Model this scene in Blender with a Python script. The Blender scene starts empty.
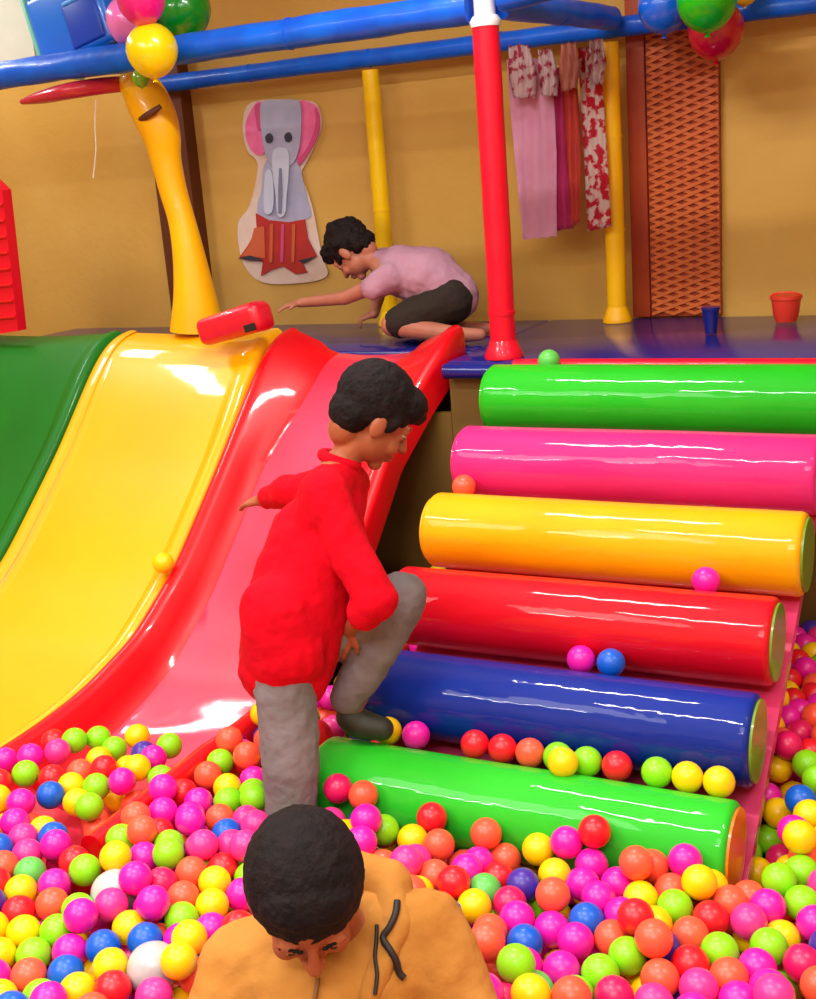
import bpy, bmesh, math, random
import numpy as np
from mathutils import Vector, Matrix, noise

# ------------------------------------------------------------------ camera
CAM = (1.494, -2.283, 1.874)
YAW, PIT, ROL, FPX = 0.4855, 0.2608, -0.0791, 1205.8
def _cam():
    F = np.array([-math.sin(YAW)*math.cos(PIT), math.cos(YAW)*math.cos(PIT), -math.sin(PIT)])
    R0 = np.array([math.cos(YAW), math.sin(YAW), 0.0]); U0 = np.cross(R0, F)
    R = R0*math.cos(ROL)+U0*math.sin(ROL); U = -R0*math.sin(ROL)+U0*math.cos(ROL)
    return np.array(CAM), F, R, U
CC, CF, CR, CU = _cam()
def _ray(x, y): return CF+CR*(x-408)/FPX-CU*(y-499.5)/FPX
def pt(x, y, d): return tuple(CC+_ray(x, y)*d)                       # at distance d along the view
def py(x, y, Y): d = _ray(x, y); return tuple(CC+d*(Y-CC[1])/d[1])   # on the vertical plane Y
def pz(x, y, z): d = _ray(x, y); return tuple(CC+d*(z-CC[2])/d[2])   # on the level z
RH = np.array([.894, .448, 0]); AW = np.array([-.448, .894, 0]); ZZ = np.array([0, 0, 1.0])
def vec(r, a, z): return RH*r+AW*a+ZZ*z
def off(p, r=0, a=0, z=0): return tuple(np.array(p)+vec(r, a, z))

# layout of the stair of rolls: roll k has its axis along X at (k*RUN, ZO+k*RISE)
ZO, RUN, RISE, RR, RL = .45, .234, .146, .107, 1.0
def slide_z(Y):      # height of a slide's rim along its length
    ys = [-.62, -.3, 0, .12, .235, .48, .73, 1.0, 1.23, 1.36, 1.45, 1.56]
    zs = [.432, .438, .447, .458, .475, .545, .70, .945, 1.165, 1.285, 1.345, 1.365]
    q = np.clip(np.linspace(Y-.11, Y+.11, 15), -.62, 1.56); w = np.hanning(17)[1:-1]
    return float((np.interp(q, ys, zs)*w).sum()/w.sum())

# ------------------------------------------------------------------ people, as joints with radii (metres)
PEOPLE = {}
def lerp3(a, b, t): return tuple(x+(y-x)*t for x, y in zip(a, b))
def limb(*pr):       # (point, radius), ... -> capsules
    return [(pr[i][0], pr[i][1], pr[i+1][0], pr[i+1][1]) for i in range(len(pr)-1)]

def hand(wrist, dirv, palm_n, side, s=1.0, curl=.5):
    """palm + five bent fingers; dirv along the fingers, palm_n out of the palm, side = +-1 where the thumb is"""
    w = np.array(wrist, float); d = np.array(dirv, float); d /= np.linalg.norm(d)
    n = np.array(palm_n, float); n -= d*n.dot(d); n /= np.linalg.norm(n)
    t = np.cross(d, n)*side
    L = []
    for k in range(4):
        u = (-.021+.014*k)
        L.append((tuple(w+t*u*.6*s), .012*s, tuple(w+d*.055*s+t*u*s), .0095*s))
    for k, ln in enumerate((.038, .05, .055, .05)):
        u = (-.021+.014*k)*s; a = w+d*.055*s+t*u
        m = a+(d*math.cos(curl*.6)+n*math.sin(curl*.6))*ln*.5*s
        e = m+(d*math.cos(curl*1.6)+n*math.sin(curl*1.6))*ln*.5*s
        L += [(tuple(a), .0078*s, tuple(m), .0072*s), (tuple(m), .0072*s, tuple(e), .006*s)]
    a = w+d*.012*s+t*.018*s; m = a+(d*.6+t*.8)*.028*s; e = m+(d*.85+t*.35+n*.4)*.024*s
    L += [(tuple(a), .011*s, tuple(m), .009*s), (tuple(m), .009*s, tuple(e), .007*s)]
    return L

# -- boy in the red sweater, climbing the rolls
D = 2.83
hipc = pt(290, 652, D); hipN = off(hipc, -.01, -.055); hipF = off(hipc, .03, .055)
chest = pt(318, 545, D); neckb = pt(340, 467, D-.01)
shN = pt(322, 493, D-.10); shF = pt(347, 485, D+.12)
elN = pt(376, 600, D-.15); wrN = pt(349, 630, D-.02)
elF = pt(288, 492, D+.26); wrF = pt(262, 500, D+.40)
kneeN = pt(291, 765, D-.03); ankN = off(kneeN, -.02, -.01, -.25)
kneeF = pt(402, 600, D+.02); ankF = (.078, .012, .640)
headR = pt(375, 417, D-.02); fR = vec(.80, .22, -.66)
handN = hand(wrN, vec(-.45, .1, -.75), vec(.3, .9, -.1), 1, .85, .5)
handF = hand(wrF, vec(-.8, .5, -.2), vec(0, .2, -1), -1, .85, .4)
footF = limb((ankF, .026), (off(ankF, .02, 0, -.035), .03), (off(ankF, .07, -.015, -.046), .022))
footN = limb((ankN, .026), (off(ankN, .0, 0, -.05), .03), (off(ankN, .11, 0, -.06), .026))
PEOPLE['red'] = dict(
    body=limb((headR, .05), (off(neckb, .012, 0, .02), .036), (neckb, .045), (chest, .085), (pt(302, 610, D), .078), (hipc, .075))
    + limb((neckb, .045), (shN, .036), (elN, .028), (wrN, .019)) + limb((neckb, .045), (shF, .036), (elF, .028), (wrF, .019))
    + limb((hipN, .062), (kneeN, .042), (ankN, .028)) + limb((hipF, .062), (kneeF, .042), (ankF, .028)) + handN + handF + footN + footF,
    top=limb((off(neckb, 0, 0, -.012), .05), (chest, .122), (pt(300, 600, D), .126), (pt(287, 664, D), .114)) + limb((off(hipN, .0, 0, .12), .09), (off(hipN, .01, 0, .025), .098))
    + limb((shN, .055), (chest, .10)) + limb((shF, .055), (chest, .10))
    + limb((off(neckb, 0, 0, -.02), .05), (shN, .056), (pt(352, 556, D-.12), .05), (elN, .05), (pt(364, 612, D-.13), .042))
    + limb((off(neckb, 0, 0, -.02), .05), (shF, .056), (elF, .045), (pt(270, 497, D+.36), .034)),
    bottom=limb((hipc, .07), (hipN, .07)) + limb((hipN, .075), (kneeN, .068), (ankN, .055)) + limb((hipF, .085), (off(kneeF, -.09, 0, -.03), .065), (off(kneeF, .0, 0, .008), .062)) + limb((off(kneeF, .0, 0, .005), .062), (off(lerp3(kneeF, ankF, .5), -.012, 0, 0), .056), (off(ankF, 0, 0, .035), .046)),
    shoes=[limb((off(ankF, 0, 0, -.015), .036), (off(ankF, .02, 0, -.035), .038), (off(ankF, .075, -.015, -.046), .03)),
           limb((off(ankN, 0, 0, -.02), .036), (off(ankN, .0, 0, -.05), .038), (off(ankN, .12, 0, -.06), .032))],
    head=(headR, fR, 1.03))

# -- boy in the mustard hoodie, in front, looking down into the balls
D = 1.76
headY = pt(306, 893, D-.03); fY = vec(.12, -.78, -.74)
neckY = pt(338, 925, D+.07); shL = pt(243, 962, D+.10); shRt = pt(425, 930, D+.10)
chY = pt(338, 1010, D+.10); belY = off(neckY, .01, .03, -.27); hipY = off(neckY, .01, .07, -.37)
elL = pt(208, 1075, D+.04); elR = pt(478, 1060, D+.04)
wrL = off(elL, .06, -.13, -.10); wrR = off(elR, -.06, -.13, -.10)
knL = off(hipY, -.1, -.19, -.07); knR = off(hipY, .1, -.19, -.07)
anL = off(knL, .02, .22, -.01); anR = off(knR, -.02, .22, -.01)
hL = hand(wrL, vec(.5, -.5, -.5), vec(.3, .5, -.8), 1, .85, .6)
hR = hand(wrR, vec(-.5, -.5, -.5), vec(-.3, .5, -.8), -1, .85, .6)
PEOPLE['yellow'] = dict(
    body=limb((headY, .05), (neckY, .04), (chY, .085), (belY, .08), (hipY, .08)) + limb((neckY, .04), (shL, .036), (elL, .028), (wrL, .02)) + limb((neckY, .04), (shRt, .036), (elR, .028), (wrR, .02))
    + limb((hipY, .07), (knL, .045), (anL, .03)) + limb((hipY, .07), (knR, .045), (anR, .03)) + hL + hR,
    top=limb((off(neckY, 0, .02, -.025), .058), (off(chY, 0, 0, .02), .118), (belY, .115), (off(hipY, 0, 0, .03), .11))
    + limb((off(neckY, 0, .02, -.02), .058), (shL, .064), (elL, .06), (wrL, .038)) + limb((off(neckY, 0, .02, -.02), .058), (shRt, .066), (pt(452, 990, D+.08), .062), (elR, .06), (wrR, .038))
    + limb((off(chY, -.03, 0, .03), .112), (shL, .06)) + limb((off(chY, .03, 0, .03), .112), (shRt, .06)),
    hood=limb((off(neckY, -.085, -.01, -.01), .026), (off(neckY, -.075, .06, .02), .036), (off(neckY, 0, .095, .025), .045), (off(neckY, .08, .06, .025), .038), (off(neckY, .088, -.01, 0), .028), (off(neckY, .045, -.09, -.06), .018))
    + limb((off(neckY, -.085, -.01, -.01), .026), (off(neckY, -.03, -.09, -.07), .018)),
    bottom=limb((hipY, .09), (knL, .07), (anL, .045)) + limb((hipY, .09), (knR, .07), (anR, .045)),
    shoes=[], head=(headY, fY, 1.03))

# -- child crouching on the deck behind the slides
Yk = 1.78
headP = py(351, 251, Yk); fP = vec(-.5, .25, -.8)
neckP = py(376, 262, Yk); chP = py(402, 272, Yk); backP = py(430, 277, Yk); hipP = py(450, 297, Yk)
sN = py(391, 278, Yk-.09); sF = py(385, 262, Yk+.1)
eN = py(345, 298, Yk-.10); wN = py(300, 303, Yk-.10)
eF = py(378, 298, Yk+.12); wF = py(374, 314, Yk+.05)
kN = py(392, 325, Yk-.12); kF = py(404, 318, Yk+.12)
aN = py(458, 335, Yk-.12); aF = py(466, 329, Yk+.12)
hN = hand(wN, vec(-.95, -.05, -.1), vec(0, .1, -1), 1, .85, .35)
hF = hand(wF, vec(-.9, 0, -.25), vec(.5, .1, -.6), -1, .85, .9)
PEOPLE['deck'] = dict(
    body=limb((headP, .05), (neckP, .036), (chP, .08), (backP, .085), (hipP, .08)) + limb((neckP, .036), (sN, .036), (eN, .026), (wN, .018)) + limb((neckP, .036), (sF, .036), (eF, .026), (wF, .019))
    + limb((off(hipP, 0, -.05), .07), (kN, .042), (aN, .03), (off(aN, .08, 0, -.005), .022)) + limb((off(hipP, 0, .05), .07), (kF, .042), (aF, .03), (off(aF, .08, 0, -.005), .022)) + hN + hF,
    top=limb((off(neckP, .015, 0, -.005), .05), (chP, .1), (backP, .112), (off(hipP, .01, 0, .005), .098))
    + limb((sN, .06), (off(sN, -.07, 0, -.03), .046)) + limb((sF, .056), (off(sF, 0, 0, -.06), .045)) + limb((sN, .06), (chP, .09)) + limb((sF, .056), (chP, .09)),
    bottom=limb((off(hipP, .0, -.045, -.01), .085), (off(kN, .03, 0, .01), .062)) + limb((off(hipP, 0, .045, -.01), .085), (off(kF, .03, 0, .01), .062)) + limb((off(hipP, 0, -.05, -.01), .08), (off(hipP, 0, .05, -.01), .08)),
    shoes=[], head=(headP, fP, .96))
# ------------------------------------------------------------------ ball positions (metres), settled against each other
BR = .035
BALLS = [
(0.1311, 0.097, 0.5551, 'Y', 'yellow ball beside the dark shoe, in the groove above the lowest green roll', 'balls resting on the rolls and slide'),
(0.2087, 0.097, 0.5551, 'M', 'magenta ball next to the shoe, in the groove above the lowest green roll', 'balls resting on the rolls and slide'),
(0.3664, 0.097, 0.5551, 'R', 'leftmost red ball of the row lying below the dark blue roll', 'balls resting on the rolls and slide'),
(0.4373, 0.097, 0.5551, 'R', 'second red ball from the left in the row below the dark blue roll', 'balls resting on the rolls and slide'),
(0.5067, 0.097, 0.5551, 'C', 'coral ball in the row below the dark blue roll, right of two red ones', 'balls resting on the rolls and slide'),
(0.5758, 0.097, 0.5551, 'L', 'lime ball right of the coral one in the row below the blue roll', 'balls resting on the rolls and slide'),
(0.6458, 0.097, 0.5551, 'L', 'lime ball just left of the third red ball in the row below the blue roll', 'balls resting on the rolls and slide'),
(0.7166, 0.097, 0.5551, 'R', 'red ball between two lime balls in the row below the dark blue roll', 'balls resting on the rolls and slide'),
(0.8084, 0.097, 0.5551, 'L', 'lime ball left of the two yellow balls at the end of the row', 'balls resting on the rolls and slide'),
(0.8765, 0.097, 0.5551, 'Y', 'yellow ball second from the right end of the row below the blue roll', 'balls resting on the rolls and slide'),
(0.9453, 0.097, 0.5551, 'Y', 'yellow ball at the right end of the row below the dark blue roll', 'balls resting on the rolls and slide'),
(0.558, 0.331, 0.7011, 'M', 'magenta ball on the dark blue roll, left of the blue ball', 'balls resting on the rolls and slide'),
(0.6341, 0.331, 0.7011, 'B', 'blue ball resting between the dark blue roll and the red roll', 'balls resting on the rolls and slide'),
(0.8106, 0.565, 0.8471, 'M', 'magenta ball resting between the red roll and the golden yellow roll', 'balls resting on the rolls and slide'),
(0.0548, 0.799, 0.9931, 'C', 'coral ball resting at the left end of the hot pink roll', 'balls resting on the rolls and slide'),
(0.1585, 1.2683, 1.2838, 'G', 'small-looking green ball on the topmost green roll by the red post', 'balls resting on the rolls and slide'),
(0.6108, 0.036, 0.5771, 'Y', 'yellow ball lying in front of two lime balls on the lowest green roll', 'balls resting on the rolls and slide'),
(-1.0, 0.6896, 0.7123, 'Y', 'yellow ball on the rim between the yellow slide and the red slide', 'balls resting on the rolls and slide'),
(-0.7502, -0.2548, 0.4673, 'L', 'lime ball at the red slide foot, magenta above and magenta left', 'plastic balls lying in the pit'),
(-0.8098, -0.1754, 0.4674, 'M', 'magenta ball at the red slide foot, lime below and magenta left', 'plastic balls lying in the pit'),
(-0.8341, -0.0629, 0.4526, 'R', 'red ball at the red slide foot, pink below and lime right', 'plastic balls lying in the pit'),
(-0.7615, -0.1245, 0.4649, 'P', 'pink ball at the red slide foot, red above and lime right', 'plastic balls lying in the pit'),
(-0.7655, -0.0546, 0.4631, 'L', 'lime ball at the red slide foot, pink left and lime right', 'plastic balls lying in the pit'),
(-0.7372, 0.0069, 0.4447, 'L', 'lime ball at the red slide foot, lime right and lime left', 'plastic balls lying in the pit'),
(-0.6623, -0.0798, 0.4346, 'Y', 'yellow ball at the red slide foot, red below and lime right', 'plastic balls lying in the pit'),
(-0.6706, -0.0093, 0.4306, 'L', 'lime ball at the red slide foot, lime left and yellow below', 'plastic balls lying in the pit'),
(-0.6435, 0.0587, 0.44, 'Y', 'yellow ball at the red slide foot, purple below and lime left', 'plastic balls lying in the pit'),
(-0.5564, -0.0221, 0.4402, 'N', 'purple ball at the red slide foot, yellow above and magenta right', 'plastic balls lying in the pit'),
(-0.5505, -0.0951, 0.4353, 'Y', 'yellow ball at the red slide foot, yellow right and lime above', 'plastic balls lying in the pit'),
(-0.487, -0.1918, 0.4583, 'M', 'magenta ball at the red slide foot, yellow right and yellow below', 'plastic balls lying in the pit'),
(-0.5758, -0.1554, 0.461, 'R', 'red ball at the red slide foot, yellow above and lime below', 'plastic balls lying in the pit'),
(-0.6446, -0.1719, 0.4467, 'C', 'coral ball at the red slide foot, yellow below and red right', 'plastic balls lying in the pit'),
(-0.6865, -0.2298, 0.4531, 'R', 'red ball at the red slide foot, blue below and lime left', 'plastic balls lying in the pit'),
(-0.7184, -0.3852, 0.4707, 'Y', "yellow ball left of the hoodie boy's head, magenta right and red above", 'plastic balls lying in the pit'),
(-0.6485, -0.3769, 0.4678, 'M', "magenta ball left of the hoodie boy's head, magenta below and yellow left", 'plastic balls lying in the pit'),
(-0.6205, -0.3056, 0.4562, 'B', "blue ball left of the hoodie boy's head, red above and yellow right", 'plastic balls lying in the pit'),
(-0.6173, -0.2363, 0.446, 'Y', 'yellow ball at the red slide foot, coral above and yellow below', 'plastic balls lying in the pit'),
(-0.5353, -0.4262, 0.4407, 'Y', "yellow ball left of the hoodie boy's head, blue right and pink left", 'plastic balls lying in the pit'),
(-0.5517, -0.2902, 0.4403, 'Y', "yellow ball left of the hoodie boy's head, lime right and yellow above", 'plastic balls lying in the pit'),
(-0.5498, -0.2191, 0.446, 'L', 'lime ball at the red slide foot, lime below and red above', 'plastic balls lying in the pit'),
(-0.4877, -0.315, 0.4527, 'L', "lime ball left of the hoodie boy's head, yellow left and lime above", 'plastic balls lying in the pit'),
(-0.4695, -0.4599, 0.4561, 'B', "blue ball left of the hoodie boy's head, magenta below and yellow left", 'plastic balls lying in the pit'),
(-0.5961, -0.4517, 0.4643, 'M', "magenta ball left of the hoodie boy's head, pink below and magenta above", 'plastic balls lying in the pit'),
(-0.5301, -0.4936, 0.4602, 'P', "pink ball left of the hoodie boy's head, magenta above and pink below", 'plastic balls lying in the pit'),
(-0.5391, -0.5627, 0.4707, 'B', "blue ball left of the hoodie boy's head, pink right and coral below", 'plastic balls lying in the pit'),
(-0.2884, -0.4328, 0.4701, 'L', "lime ball left of the hoodie boy's head, yellow below and coral right", 'plastic balls lying in the pit'),
(-0.7869, -0.3139, 0.4663, 'R', 'red ball at the red slide foot, yellow below and magenta above', 'plastic balls lying in the pit'),
(-0.4968, -0.0539, 0.4535, 'M', 'magenta ball at the red slide foot, lime right and yellow left', 'plastic balls lying in the pit'),
(-0.5045, 0.0231, 0.4507, 'L', 'lime ball at the red slide foot, magenta left', 'plastic balls lying in the pit'),
(-0.2743, -0.1152, 0.4732, 'C', 'coral ball at the red slide foot, lime right and magenta below', 'plastic balls lying in the pit'),
(-0.2871, -0.0452, 0.4709, 'L', 'lime ball at the red slide foot, coral left and coral above', 'plastic balls lying in the pit'),
(-0.2415, 0.0048, 0.4533, 'R', 'red ball at the red slide foot, coral above and magenta right', 'plastic balls lying in the pit'),
(-0.1694, -0.072, 0.4548, 'M', 'magenta ball at the red slide foot, lime below and coral above', 'plastic balls lying in the pit'),
(-0.206, -0.1316, 0.459, 'Y', 'yellow ball at the red slide foot, lime below and coral left', 'plastic balls lying in the pit'),
(-0.162, -0.1915, 0.4613, 'L', "lime ball left of the hoodie boy's head, yellow above and coral below", 'plastic balls lying in the pit'),
(-0.1318, -0.1294, 0.4566, 'L', 'lime ball at the red slide foot, lime below and magenta above', 'plastic balls lying in the pit'),
(-0.2218, -0.2278, 0.467, 'M', "magenta ball left of the hoodie boy's head, red left and coral right", 'plastic balls lying in the pit'),
(-0.264, -0.3084, 0.4773, 'M', "magenta ball left of the hoodie boy's head, magenta above and red below", 'plastic balls lying in the pit'),
(-0.1969, -0.2938, 0.4697, 'M', "magenta ball left of the hoodie boy's head, magenta below and magenta right", 'plastic balls lying in the pit'),
(-0.0797, -0.3144, 0.4589, 'B', "blue ball left of the hoodie boy's head, coral above and pink below", 'plastic balls lying in the pit'),
(-0.0721, -0.2448, 0.457, 'P', "pink ball left of the hoodie boy's head, pink right and lime above", 'plastic balls lying in the pit'),
(-0.1401, -0.2575, 0.4549, 'C', "coral ball left of the hoodie boy's head, blue below and lime above", 'plastic balls lying in the pit'),
(-0.1718, -0.4067, 0.4635, 'L', "lime ball left of the hoodie boy's head, lime below and red above", 'plastic balls lying in the pit'),
(-0.2312, -0.3688, 0.4618, 'R', "red ball left of the hoodie boy's head, magenta above and coral left", 'plastic balls lying in the pit'),
(-0.4746, -0.5387, 0.4559, 'P', "pink ball left of the hoodie boy's head, pink above and mint below", 'plastic balls lying in the pit'),
(-0.4791, -0.6085, 0.4645, 'C', "coral ball left of the hoodie boy's head, mint right and red below", 'plastic balls lying in the pit'),
(-0.4098, -0.5983, 0.4572, 'G', "mint ball left of the hoodie boy's head, yellow below and pink above", 'plastic balls lying in the pit'),
(-0.3201, -0.6184, 0.4586, 'M', "magenta ball left of the hoodie boy's head, coral below and mint left", 'plastic balls lying in the pit'),
(-0.2855, -0.5581, 0.4662, 'L', "lime ball left of the hoodie boy's head, red left and yellow right", 'plastic balls lying in the pit'),
(-0.3731, -0.6637, 0.4594, 'Y', 'yellow ball left of the mustard hoodie, red below and mint above', 'plastic balls lying in the pit'),
(-0.3966, -0.7297, 0.4655, 'N', 'purple ball left of the mustard hoodie, red right and red above', 'plastic balls lying in the pit'),
(-0.3288, -0.718, 0.4524, 'R', 'red ball left of the mustard hoodie, yellow below and yellow above', 'plastic balls lying in the pit'),
(-0.2753, -0.6739, 0.4562, 'C', 'coral ball left of the mustard hoodie, magenta above and lime below', 'plastic balls lying in the pit'),
(-0.2052, -0.6724, 0.4578, 'L', 'lime ball left of the mustard hoodie, magenta below and coral left', 'plastic balls lying in the pit'),
(-0.3464, -0.5257, 0.4553, 'R', "red ball left of the hoodie boy's head, lime right and magenta left", 'plastic balls lying in the pit'),
(-0.1896, -0.4749, 0.468, 'M', "magenta ball left of the hoodie boy's head, lime right and magenta below", 'plastic balls lying in the pit'),
(-0.0684, -0.61, 0.4537, 'M', 'magenta ball left of the mustard hoodie, magenta above and blue below', 'plastic balls lying in the pit'),
(-0.0644, -0.68, 0.4539, 'Y', 'yellow ball left of the mustard hoodie, blue right and pink above', 'plastic balls lying in the pit'),
(-0.0004, -0.7082, 0.4595, 'B', 'blue ball left of the mustard hoodie, yellow left and coral right', 'plastic balls lying in the pit'),
(0.0201, -0.6176, 0.4536, 'L', 'lime ball left of the mustard hoodie, coral above and yellow below', 'plastic balls lying in the pit'),
(-0.0197, -0.5595, 0.4586, 'C', 'coral ball left of the mustard hoodie, lime below and coral above', 'plastic balls lying in the pit'),
(-0.0546, -0.4822, 0.4639, 'C', "coral ball left of the hoodie boy's head, yellow right and coral below", 'plastic balls lying in the pit'),
(0.05, -0.5541, 0.4527, 'Y', 'yellow ball left of the mustard hoodie, yellow above, magenta below and magenta right', 'plastic balls lying in the pit'),
(-0.333, -0.7875, 0.458, 'Y', 'yellow ball left of the mustard hoodie, yellow right and red above', 'plastic balls lying in the pit'),
(-0.2654, -0.7687, 0.4528, 'Y', 'yellow ball left of the mustard hoodie, red above and lime below', 'plastic balls lying in the pit'),
(-0.2627, -0.8408, 0.4485, 'Y', 'yellow ball left of the mustard hoodie, yellow above, magenta below and lime right', 'plastic balls lying in the pit'),
(-0.2, -0.7425, 0.4534, 'L', 'lime ball left of the mustard hoodie, magenta below and magenta right', 'plastic balls lying in the pit'),
(-0.1985, -0.8122, 0.4456, 'L', 'lime ball left of the mustard hoodie, coral below and yellow above', 'plastic balls lying in the pit'),
(-0.1384, -0.7754, 0.4436, 'M', 'magenta ball left of the mustard hoodie, blue below and lime above', 'plastic balls lying in the pit'),
(-0.0734, -0.7496, 0.4526, 'B', 'blue ball left of the mustard hoodie, yellow below and yellow right', 'plastic balls lying in the pit'),
(-0.221, -0.8977, 0.4484, 'M', 'magenta ball left of the mustard hoodie, yellow above and coral right', 'plastic balls lying in the pit'),
(-0.0968, -0.8322, 0.4449, 'B', 'blue ball left of the mustard hoodie, magenta above and yellow below', 'plastic balls lying in the pit'),
(-0.0965, -0.9033, 0.4402, 'L', 'lime ball left of the mustard hoodie, coral above and magenta right', 'plastic balls lying in the pit'),
(-0.036, -0.8676, 0.446, 'Y', 'yellow ball left of the mustard hoodie, blue above and magenta left', 'plastic balls lying in the pit'),
(0.0299, -0.8435, 0.4511, 'R', 'red ball left of the mustard hoodie, yellow above and coral left', 'plastic balls lying in the pit'),
(0.1162, -0.8308, 0.4499, 'P', 'pink ball left of the mustard hoodie, yellow right and magenta left', 'plastic balls lying in the pit'),
(-0.1569, -0.8686, 0.448, 'C', 'coral ball left of the mustard hoodie, lime above and lime below', 'plastic balls lying in the pit'),
(-0.018, -0.7926, 0.4536, 'Y', 'yellow ball left of the mustard hoodie, blue above and red below', 'plastic balls lying in the pit'),
(-0.1638, -0.9387, 0.4464, 'Y', 'yellow ball left of the mustard hoodie, blue below and coral right', 'plastic balls lying in the pit'),
(-0.0098, -0.4293, 0.4522, 'R', "red ball left of the hoodie boy's head, yellow below and pink above", 'plastic balls lying in the pit'),
(0.0834, -0.4928, 0.448, 'M', 'magenta ball left of the mustard hoodie, yellow left and red below', 'plastic balls lying in the pit'),
(-0.0877, -0.5441, 0.4676, 'K', "crimson ball left of the hoodie boy's head, magenta below and lime above", 'plastic balls lying in the pit'),
(0.1126, -0.1284, 0.5107, 'K', 'crimson ball between standing boy and green roll, coral right and pink below', 'plastic balls lying in the pit'),
(0.1435, -0.22, 0.4776, 'P', 'pink ball between standing boy and green roll, crimson above and purple right', 'plastic balls lying in the pit'),
(0.181, -0.1305, 0.506, 'C', 'coral ball between standing boy and green roll, magenta below and crimson left', 'plastic balls lying in the pit'),
(0.2706, -0.2042, 0.4751, 'L', 'lime ball between standing boy and green roll, magenta left and yellow right', 'plastic balls lying in the pit'),
(0.3398, -0.2012, 0.4622, 'Y', 'yellow ball between standing boy and green roll, red right and pink below', 'plastic balls lying in the pit'),
(0.3585, -0.1375, 0.4856, 'R', 'red ball between standing boy and green roll, coral below and yellow left', 'plastic balls lying in the pit'),
(0.5322, -0.1383, 0.4178, 'C', 'coral ball in front of the green roll, red below and coral above', 'plastic balls lying in the pit'),
(0.4956, -0.1993, 0.4363, 'M', 'magenta ball between standing boy and green roll, magenta left and coral above', 'plastic balls lying in the pit'),
(0.6125, -0.1416, 0.4604, 'Y', 'yellow ball in front of the green roll, yellow below and magenta right', 'plastic balls lying in the pit'),
(0.6762, -0.1371, 0.4869, 'M', 'magenta ball in front of the green roll, red right and yellow left', 'plastic balls lying in the pit'),
(0.7354, -0.1522, 0.4544, 'M', 'magenta ball in front of the green roll, magenta below and magenta left', 'plastic balls lying in the pit'),
(0.8073, -0.2022, 0.4549, 'M', 'magenta ball right of the mustard hoodie, magenta left and coral right', 'plastic balls lying in the pit'),
(0.8632, -0.145, 0.474, 'C', 'coral ball in front of the green roll, coral left and coral below', 'plastic balls lying in the pit'),
(0.4911, -0.1401, 0.4733, 'C', 'coral ball between standing boy and green roll, magenta below', 'plastic balls lying in the pit'),
(0.5569, -0.2354, 0.4348, 'R', 'red ball in front of the green roll, mint below and coral above', 'plastic balls lying in the pit'),
(0.6221, -0.2578, 0.4461, 'N', 'purple ball right of the mustard hoodie, crimson left and coral right', 'plastic balls lying in the pit'),
(0.6718, -0.2032, 0.4476, 'Y', 'yellow ball in front of the green roll, coral below and yellow above', 'plastic balls lying in the pit'),
(0.7397, -0.2215, 0.4521, 'M', 'magenta ball right of the mustard hoodie, magenta right and magenta above', 'plastic balls lying in the pit'),
(0.7889, -0.2707, 0.4601, 'M', 'magenta ball right of the mustard hoodie, magenta left and blue below', 'plastic balls lying in the pit'),
(0.8666, -0.2408, 0.4589, 'Y', 'yellow ball right of the mustard hoodie, red below and magenta left', 'plastic balls lying in the pit'),
(1.1034, 0.096, 0.466, 'M', 'magenta ball beyond the right roll ends, yellow right and yellow above', 'plastic balls lying in the pit'),
(1.1368, 0.0378, 0.4458, 'C', 'coral ball beyond the right roll ends, lime below and yellow above', 'plastic balls lying in the pit'),
(1.0548, -0.1301, 0.4344, 'C', 'coral ball near the lower right corner, coral left and magenta right', 'plastic balls lying in the pit'),
(0.9821, -0.142, 0.4509, 'Y', 'yellow ball in front of the green roll, yellow left and coral below', 'plastic balls lying in the pit'),
(1.1242, 0.1659, 0.4695, 'Y', 'yellow ball beyond the right roll ends, blue above and yellow below', 'plastic balls lying in the pit'),
(1.1402, -0.0322, 0.4521, 'L', 'lime ball beyond the right roll ends, lime left and coral above', 'plastic balls lying in the pit'),
(1.1927, -0.0783, 0.4614, 'P', 'pink ball near the lower right corner, lime above and lime below', 'plastic balls lying in the pit'),
(1.1067, -0.0928, 0.4628, 'L', 'lime ball beyond the right roll ends, lime right and yellow left', 'plastic balls lying in the pit'),
(1.1164, 0.3317, 0.4685, 'L', 'lime ball beyond the right roll ends, lime above and blue below', 'plastic balls lying in the pit'),
(1.0792, 0.4815, 0.4588, 'R', 'red ball beyond the right roll ends, lime below and crimson above', 'plastic balls lying in the pit'),
(1.0386, 0.57, 0.4619, 'K', 'crimson ball beyond the right roll ends, crimson below and magenta above', 'plastic balls lying in the pit'),
(1.0153, 0.6988, 0.4591, 'M', 'magenta ball beyond the right roll ends, red above and magenta below', 'plastic balls lying in the pit'),
(1.0299, 0.8308, 0.4503, 'R', 'red ball beyond the right roll ends, coral above and red left', 'plastic balls lying in the pit'),
(0.4084, -0.2092, 0.4683, 'C', 'coral ball between standing boy and green roll, pink left and red above', 'plastic balls lying in the pit'),
(0.384, -0.2751, 0.4639, 'P', 'pink ball between standing boy and green roll, pink left and coral right', 'plastic balls lying in the pit'),
(0.4452, -0.3098, 0.46, 'C', 'coral ball in front of the green roll, red right and yellow below', 'plastic balls lying in the pit'),
(0.4992, -0.2655, 0.4591, 'M', 'magenta ball between standing boy and green roll, red below and magenta right', 'plastic balls lying in the pit'),
(0.556, -0.3039, 0.4473, 'G', 'mint ball right of the mustard hoodie, yellow below and red above', 'plastic balls lying in the pit'),
(0.5634, -0.3729, 0.4548, 'Y', 'yellow ball right of the mustard hoodie, mint above and coral right', 'plastic balls lying in the pit'),
(0.6294, -0.4482, 0.4605, 'C', 'coral ball right of the mustard hoodie, coral below and yellow left', 'plastic balls lying in the pit'),
(0.6214, -0.3281, 0.4468, 'K', 'crimson ball right of the mustard hoodie, magenta below and purple right', 'plastic balls lying in the pit'),
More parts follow.
